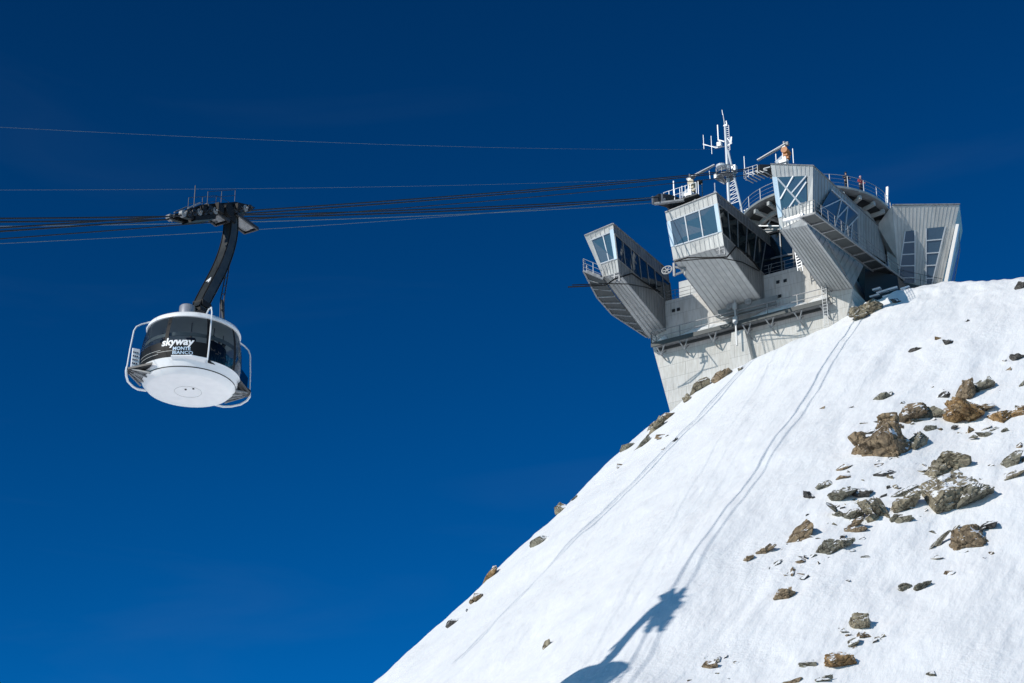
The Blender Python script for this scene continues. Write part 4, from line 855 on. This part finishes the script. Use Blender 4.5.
# ------------------------------------------------------------------ people
def person(loc, rz, jacket, legs, headgear, label, pose='stand', seed=0, group=None, scale=1.0):
    def skin(name, verts, edges, radii, m, parent, root=0, sub=2):
        me2 = bpy.data.meshes.new(name); me2.from_pydata(verts, edges, []); me2.update(); ob = bpy.data.objects.new(name, me2); COL.objects.link(ob)
        md = ob.modifiers.new('skin', 'SKIN'); md.use_smooth_shade = True
        for i, r_ in enumerate(radii): me2.skin_vertices[0].data[i].radius = (r_, r_) if not isinstance(r_, tuple) else r_
        for i in range(len(radii)): me2.skin_vertices[0].data[i].use_root = (i == root)
        s2 = ob.modifiers.new('sub', 'SUBSURF'); s2.levels = 1; s2.render_levels = sub; me2.materials.append(m)
        if parent: ob.parent = parent
        return ob
    rg = random.Random(seed); dx = rg.uniform(-.03, .03)
    hand = (.27, .28, 1.05) if pose == 'rail' else (.30, .08, .80)
    elb = (.31, .02, 1.16) if pose == 'rail' else (.29, -.02, 1.10)
    V = [(0, 0, .95), (0, 0, 1.15), (0, 0, 1.38), (0, .01, 1.50), (0, .02, 1.56), (0, .035, 1.66), (0, .03, 1.74)]
    E_ = [(i, i + 1) for i in range(6)]; R_ = [(.15, .11), (.14, .10), (.17, .11), .06, .065, (.078, .095), (.06, .075)]
    for s_ in (-1, 1):
        n0 = len(V); V += [(.19 * s_, 0, 1.42), (elb[0] * s_, elb[1], elb[2]), (hand[0] * s_, hand[1], hand[2]), (hand[0] * s_, hand[1] + .07, hand[2] - .05)]; E_ += [(2, n0), (n0, n0 + 1), (n0 + 1, n0 + 2), (n0 + 2, n0 + 3)]; R_ += [.065, .05, .035, .03]
        n1 = len(V); V += [(.10 * s_, 0, .86), (.11 * s_, .02, .48), (.11 * s_, -.01, .09), (.12 * s_, .14, .04)]; E_ += [(0, n1), (n1, n1 + 1), (n1 + 1, n1 + 2), (n1 + 2, n1 + 3)]; R_ += [.095, .065, .05, .045]
    body = skin('person', V, E_, R_, M['skin'], None); body.location = loc; body.rotation_euler = (0, 0, rz); body.scale = (scale,) * 3
    JV = [(0, 0, .88), (0, 0, 1.15), (0, 0, 1.38), (0, .01, 1.49)]; JE = [(0, 1), (1, 2), (2, 3)]; JR = [(.18, .14), (.17, .13), (.20, .14), .085]
    for s_ in (-1, 1):
        n0 = len(JV); JV += [(.19 * s_, 0, 1.42), (elb[0] * s_, elb[1], elb[2]), (hand[0] * s_, hand[1], hand[2])]; JE += [(2, n0), (n0, n0 + 1), (n0 + 1, n0 + 2)]; JR += [.09, .075, .055]
    skin('jacket', JV, JE, JR, jacket, body)
    TV = [(0, 0, .96), (0, 0, .88)]; TE = [(0, 1)]; TR_ = [(.155, .12), (.16, .125)]
    for s_ in (-1, 1):
        n1 = len(TV); TV += [(.10 * s_, 0, .80), (.11 * s_, .02, .48), (.11 * s_, -.01, .13)]; TE += [(1, n1), (n1, n1 + 1), (n1 + 1, n1 + 2)]; TR_ += [.11, .08, .07]
    skin('trousers', TV, TE, TR_, legs, body)
    k = MB(); k.lathe([(0, .13), (.06, .125), (.105, .07), (.115, .0), (.105, -.03)], 16, (0, .02, 1.70)); k.build('helmet' if headgear is not None else 'hat', headgear or M['charcoal'], body, True)
    [MB().lathe([(.0, -.012), (.012, 0), (0, .012)], 8, (ex, .115, 1.665)).build('eye', M['charcoal'], body) for ex in (-.03, .03)]
    tag(body, label, 'person', group); return body
TCw = Vector(to_world(TC))
def on_terrace(px, py, inset=.45):
    w = Vector(on_plane(px, py, TCw + Vector((0, 0, .12)), ZX)); d_ = (w - TCw); d_.z = 0
    return TCw + d_.normalized() * (TR - inset) + Vector((0, 0, .12)), math.atan2(d_.y, d_.x) - math.pi / 2
l_, r_ = on_terrace(857.5, 196); person(l_, r_, M['red'], M['navy'], M['pink'], 'person in a red jacket and pink helmet standing at the terrace railing', 'rail', 1)
l_, r_ = on_terrace(843.5, 193); person(l_, r_, M['navy'], M['charcoal'], M['charcoal'], 'person in dark clothes at the terrace railing, left of the red jacket', 'rail', 2)
# passengers behind the tinted glass
pass_spots = [(33, 2.05, M['charcoal'], M['charcoal'], None, 'dark passenger silhouette just right of the front guard tube, behind tinted glass'),
              (47, 2.0, M['navy'], M['charcoal'], M['charcoal'], 'taller dark passenger in the middle of the right window of the cable car'),
              (66, 1.9, M['charcoal'], M['navy'], None, 'dark passenger beside the right window post of the cable car'),
              (-3, 1.9, M['navy'], M['charcoal'], M['pink'], 'passenger in pink headgear behind the front window above the lettering'),
              (-50, 2.0, M['charcoal'], M['charcoal'], None, 'dark passenger behind the left window of the cable car')]
for i, (dg_, r__, j, tr_, hg, lb) in enumerate(pass_spots):
    a = A(dg_); p = tl_((r__ * math.cos(a), r__ * math.sin(a), .87)); w = FCv + RZ.transposed() @ p
    dirw = RZ.transposed() @ Vector((math.cos(a), math.sin(a), 0)); person(w, math.atan2(dirw.y, dirw.x) - math.pi / 2, j, tr_, hg, lb, 'stand', 10 + i, None, .97 + .02 * (i % 3))

# ------------------------------------------------------------------ rocks (px, py, width px, height px, tilt deg, kind, label)
B_, O_, T_, G_, D_ = 'rock_brown', 'rock_orange', 'rock_tan', 'rock_grey', 'rock_dark'
ROCKS = [
 (872, 311, 29, 15, 8, T_, 'tan boulder in the snow just right of the station foot'),
 (895, 302, 11, 5, 5, D_, 'small flat dark stone right above the tan boulder by the station'),
 (717, 370, 18, 15, 30, B_, 'brown rock against the concrete wall, the upper of two'),
 (695, 385, 18, 22, 50, T_, 'tan rock against the concrete wall, the lower of two'),
 (742, 369, 8, 4, 0, T_, 'tiny tan stone in the snow right of the rocks at the concrete wall'),
 (880, 398, 14, 11, 30, G_, 'lone grey green stone left of the upper rock cluster'),
 (822, 409, 4, 5, 45, B_, 'tiny brown stone alone on the open snow beside the cable shadow'),
 (911, 417, 33, 21, 5, B_, 'wide brown boulder at the left of the upper cluster'),
 (935, 415, 20, 18, 20, G_, 'snow dusted grey rock beside the wide brown boulder'),
 (965, 393, 20, 23, 60, B_, 'pointed brown rock at the top of the upper cluster'),
 (979, 388, 20, 18, 30, G_, 'grey rock right of the pointed brown rock'),
 (945, 396, 14, 6, 5, D_, 'narrow dark stone left of the pointed brown rock'),
 (966, 416, 40, 25, -12, O_, 'large rusty rock in the centre of the upper cluster'),
 (986, 410, 18, 10, 15, B_, 'flat brown rock at the shoulder of the large rusty rock'),
 (1005, 417, 34, 16, 12, O_, 'long rusty rock by the right edge of the photo'),
 (981, 436, 17, 8, 15, G_, 'flat grey stone below the large rusty rock'),
 (969, 432, 10, 9, 0, O_, 'small rusty block wedged under the large rusty rock'),
 (886, 449, 42, 40, 10, B_, 'biggest square brown boulder on the slope'),
 (896, 427, 18, 10, -15, B_, 'brown slab balanced on top of the biggest boulder'),
 (916, 446, 23, 18, 35, G_, 'grey rock leaning on the right of the biggest boulder'),
 (871, 433, 10, 9, 35, D_, 'dark stone off the upper left corner of the biggest boulder'),
 (923, 472, 9, 6, 10, T_, 'small tan stone midway between the biggest boulder and the slab'),
 (951, 469, 33, 26, 10, T_, 'blocky tan rock crowning the long slab'),
 (941, 500, 56, 40, 38, T_, 'long tan slab, left half of the split outcrop'),
 (966, 500, 36, 32, 35, G_, 'grey green slab, right half of the split outcrop'),
 (884, 474, 22, 5, 12, D_, 'thin dark strip of rock below the biggest boulder'),
 (844, 468, 13, 6, 20, B_, 'small brown stone left of the biggest boulder, upper of two'),
 (844, 477, 14, 5, 20, B_, 'small brown stone left of the biggest boulder, lower of two'),
 (825, 486, 14, 8, 10, G_, 'grey stone at the upper left of the middle cluster'),
 (811, 497, 9, 14, -30, D_, 'upright dark stone at the far left of the middle cluster'),
 (843, 499, 26, 15, 5, G_, 'square grey rock in the middle cluster'),
 (861, 494, 22, 8, 5, D_, 'dark flat rock right of the square grey rock'),
 (836, 514, 10, 17, -35, G_, 'leaning grey sliver under the square grey rock'),
 (851, 516, 19, 15, 15, G_, 'grey block under the dark flat rock'),
 (856, 529, 18, 22, 40, B_, 'brown rock at the bottom of the middle cluster'),
 (869, 522, 13, 14, 30, T_, 'tan stone right of the bottom brown rock of the middle cluster'),
 (880, 514, 20, 24, -50, T_, 'pale tan wedge in the middle cluster'),
 (902, 506, 24, 20, 35, T_, 'tan block between the pale wedge and the long slab'),
 (903, 520, 18, 12, 10, G_, 'grey stone below the tan block'),
 (903, 494, 36, 8, 22, G_, 'long thin grey ledge above the tan block'),
 (800, 538, 19, 26, 50, B_, 'brown crag alone left below the middle cluster'),
 (832, 548, 27, 14, 0, G_, 'jagged grey rock below the middle cluster'),
 (762, 551, 24, 7, 28, B_, 'thin brown ledge pointing up right, near the cable shadow'),
 (748, 559, 9, 7, 30, B_, 'brown stone at the lower end of the thin ledge'),
 (792, 573, 12, 12, 35, B_, 'brown stone above the low brown rock'),
 (805, 559, 4, 5, 0, D_, 'tiny dark stone below the brown crag'),
 (783, 595, 21, 14, 25, B_, 'low brown rock with a tail of stones on the lower slope'),
 (848, 582, 4, 4, 0, D_, 'dark speck of stone alone in the middle of the lower snow'),
 (916, 586, 24, 15, 0, G_, 'grey block alone on the lower right slope'),
 (968, 541, 29, 28, 10, B_, 'dark brown rock with a black tip beside it'),
 (988, 529, 19, 11, 25, D_, 'black rock right of the dark brown rock'),
 (933, 547, 52, 6, 41, G_, 'long narrow grey ridge slanting up to the dark brown rock'),
 (949, 574, 11, 4, 10, B_, 'small flat brown stone below the dark brown rock'),
 (860, 625, 20, 17, 10, T_, 'tan rock at the top of the lowest chain of rocks'),
 (864, 637, 12, 7, 0, B_, 'brown stone directly under the tan rock of the lowest chain'),
 (852, 644, 17, 9, 30, G_, 'grey stone in the lowest chain of rocks'),
 (839, 661, 31, 13, 0, O_, 'rusty flat rock near the bottom edge of the photo'),
 (806, 666, 18, 9, 12, G_, 'grey flat stone left of the rusty flat rock'),
 (792, 681, 24, 7, 5, B_, 'brown rock cut by the bottom edge, left one'),
 (823, 680, 15, 6, 10, G_, 'grey rock cut by the bottom edge, right one'),
 (710, 667, 13, 11, 10, B_, 'round brown boulder alone at the bottom beside the cabin shadow'),
 (725, 658, 4, 7, 40, D_, 'dark chip above right of the round brown boulder'),
 (728, 679, 5, 3, 30, D_, 'dark chip below right of the round brown boulder'),
 (931, 675, 9, 7, 40, G_, 'small grey stone near the bottom right corner'),
 (921, 613, 4, 2, 10, B_, 'brown speck in the lower right snow, upper of two'),
 (910, 624, 4, 2, 30, B_, 'brown speck in the lower right snow, lower of two'),
 (1014, 461, 22, 14, 35, G_, 'grey rock at the right edge of the photo, upper of two'),
 (1013, 475, 22, 10, 30, T_, 'tan rock at the right edge of the photo, lower of two'),
 (1021, 288, 10, 9, 0, D_, 'dark rock on the skyline at the right edge'),
 (1017, 358, 13, 7, 0, D_, 'dark flat rock in upper right snow'),
 (1021, 386, 6, 8, 0, G_, 'grey stone cut by the right edge above the rusty rocks'),
 (938, 340, 7, 6, -20, O_, 'small rusty stone high on the right snow'),
 (949, 343, 11, 6, -15, D_, 'small dark stone next to the high rusty stone'),
 (916, 350, 12, 5, 15, D_, 'thin dark stone left below the high rusty stone'),
 (967, 321, 4, 3, 30, D_, 'dark speck on the upper right snow'),
 (1007, 371, 5, 8, 30, B_, 'narrow brown stone above the rusty rocks at right'),
 (1021, 446, 6, 12, 20, B_, 'upright brown stone cut by the right edge'),
 (953, 429, 6, 8, 30, D_, 'dark chip under the left of the large rusty rock'),
 (931, 430, 12, 6, 5, G_, 'grey chip below the snow dusted grey rock'),
 (994, 430, 11, 5, 15, G_, 'thin grey stone below the long rusty rock, left one'),
 (1006, 432, 8, 6, 10, G_, 'thin grey stone below the long rusty rock, right one'),
 (921, 438, 13, 6, -20, D_, 'dark chip at the top right of the biggest boulder'),
 (668, 417, 11, 10, 40, B_, 'brown rock on the left ridge right under the concrete wall'),
 (657, 428, 9, 15, 60, T_, 'upright tan rock on the left ridge below the wall'),
 (643, 444, 12, 8, 40, G_, 'cluster of grey stones on the left ridge'),
 (622, 465, 5, 6, 20, B_, 'small brown stone just inside the left ridge'),
 (628, 448, 9, 7, 30, G_, 'grey rock on the skyline of the left ridge, upper part'),
 (572, 500, 7, 5, 30, G_, 'small grey stone on the ridge skyline halfway down'),
 (562, 510, 9, 8, 0, T_, 'tan stone on the ridge skyline halfway down'),
 (539, 543, 12, 9, 35, G_, 'grey stone just inside the ridge below its middle'),
 (490, 575, 8, 12, 60, O_, 'rusty upright rock on the ridge skyline'),
 (474, 602, 10, 10, 40, B_, 'brown stone on the lower ridge below the rusty upright rock'),
 (466, 612, 4, 4, 0, D_, 'dark speck on the lower ridge'),
 (452, 624, 7, 8, 30, D_, 'dark stone on the lowest part of the ridge'),
 (546, 647, 7, 13, 75, T_, 'tan stone alone on the snow left of the cabin shadow'),
 (676, 440, 5, 3, 30, D_, 'dark speck on the snow below the concrete wall'),
]
def rock(i, px, py, w, h, ang, kind, label):
    for dy in (0, 1, 2, 3, 4, 6, 8, 11):
        r = hit(px + dy * .5, py + dy)
        if r: break
    if not r: return
    P_, D = r; s = D / FPX; rg = random.Random(100 + i); k0 = 1.35 if (px < 680 and 410 < py < 640) else 1.0; wm, hm = w * s * 1.3 * k0, h * s * 1.42 * k0
    ca_, sa_ = math.cos(rad(ang)), math.sin(rad(ang))
    # work out the block's own axes from its outline; the third axis goes into the slope
    R3 = Vector(RV) * ca_ + Vector(UV) * sa_; U3 = -Vector(RV) * sa_ + Vector(UV) * ca_; N3 = -Vector(FV)
    # outline extents along rotated axes
    c2 = abs(math.cos(2 * rad(ang))); 
    lw = max(wm * ca_ ** 2 + hm * sa_ ** 2, .12); lh = max(hm * ca_ ** 2 + wm * sa_ ** 2, .08)
    if abs(ang) > 10:                                          # slanted: long axis along the slant
        lw = math.hypot(wm, hm) * .88; lh = max(.12, wm * hm / max(lw, .01) * .8)
        if w / h > 5 or h / w > 5: lh = h * s
    dp = max(.3, .62 * min(max(lw, lh), 2.4 * min(lw, lh)))
    bm = bmesh.new(); parts_ = 1 if w * h < 90 else (2 if w * h < 420 else 4)
    for k_ in range(parts_):
        off = Vector((0, 0, 0)) if k_ == 0 else Vector((rg.uniform(-.42, .42) * lw, rg.uniform(-.36, .30) * lh, rg.uniform(-.1, .45) * dp))
        sc = (1.0 if parts_ == 1 else .92) if k_ == 0 else rg.uniform(.35, .6)
        b2 = bmesh.new(); nv = 12 if w * h > 60 else 8
        for _ in range(nv):
            while True:
                v = Vector((rg.uniform(-1, 1), rg.uniform(-1, 1), rg.uniform(-1, 1)))
                if .70 < max(abs(v.x), abs(v.y), abs(v.z)) and abs(v.x) ** 2.2 + abs(v.y) ** 2.2 + abs(v.z) ** 2.2 < 1.2: break
            b2.verts.new((v.x * lw * .55 * sc + off.x, v.y * lh * .58 * sc + off.y, v.z * dp * sc + off.z))
        res = bmesh.ops.convex_hull(b2, input=b2.verts); bmesh.ops.delete(b2, geom=[g for g in res['geom_interior'] if isinstance(g, bmesh.types.BMVert)], context='VERTS')
        tm = bpy.data.meshes.new('tmp'); b2.to_mesh(tm); b2.free(); bm.from_mesh(tm); bpy.data.meshes.remove(tm)
    if w * h > 40:
        bmesh.ops.triangulate(bm, faces=bm.faces)
        for cuts in ((3, 2) if w * h > 250 else (3,)):
            bmesh.ops.subdivide_edges(bm, edges=bm.edges, cuts=cuts, use_grid_fill=True); bmesh.ops.triangulate(bm, faces=bm.faces)
        sd_ = Vector((i * 3.7, i * 1.3, 0)); bm.normal_update(); m_ = min(lw, lh); sdir = Vector((rg.uniform(-.6, .6), 1, rg.uniform(-.5, .5))).normalized()
        mv = []
        for v in bm.verts:
            c = v.co; f1 = mnoise.fractal(c * (1.6 / max(.3, m_)) + sd_, .9, 2.1, 5)
            vr = mnoise.voronoi(c * (1.7 / max(.3, m_)) + sd_)[0]; ck = min(vr[1] - vr[0], .09) / .09      # cracks between blocks
            st_ = (c.dot(sdir) * 5.0 / max(.3, m_) + f1) % 1.0                                             # strata
            mv.append((v, v.normal.copy() * (m_ * (.018 * f1 - .045 * (1 - ck) ** 2 + .035 * (1 if st_ > .5 else 0)))))
        for v, d_ in mv: v.co += d_
    for v in bm.verts: v.co = R3 * v.co.x + U3 * v.co.y + N3 * (v.co.z)
    bmesh.ops.recalc_face_normals(bm, faces=bm.faces)
    me3 = bpy.data.meshes.new('rock'); bm.to_mesh(me3); bm.free(); me3.materials.append(M[kind])
    o = bpy.data.objects.new('rock', me3); COL.objects.link(o); o.location = Vector(P_) + Vector(UV) * hm * .02 + N3 * dp * .05; tag(o, label, 'rock', 'small rock chips in the snow' if label.startswith('small rock chip') else 'rocks in the snow')
for i, rk in enumerate(ROCKS): rock(i, *rk)
rs_ = random.Random(21)                                        # chips scattered about the outcrops: nothing tells one from the next
CH = [(965, 405, 45, 30), (880, 495, 45, 26), (920, 425, 40, 20), (840, 510, 26, 28), (790, 560, 30, 24), (900, 440, 40, 28), (850, 505, 40, 34), (900, 500, 50, 24), (950, 490, 40, 30), (800, 545, 30, 25), (860, 640, 25, 20), (655, 432, 14, 14), (715, 668, 20, 14), (975, 540, 25, 18)]
for n_ in range(150):
    cx, cy, sx_, sy_ = CH[n_ % len(CH)]; px, py = rs_.gauss(cx, sx_ * .6), rs_.gauss(cy, sy_ * .6)
    if 640 < px < 1022 and py < 682: rock(200 + n_, px, py, rs_.choice([3, 4, 5, 7, 10, 12]) * rs_.uniform(.8, 1.1), rs_.uniform(2, 4.5), rs_.uniform(-20, 45), rs_.choice([G_, D_, B_, T_]), 'small rock chip poking out of the snow among the larger rocks')
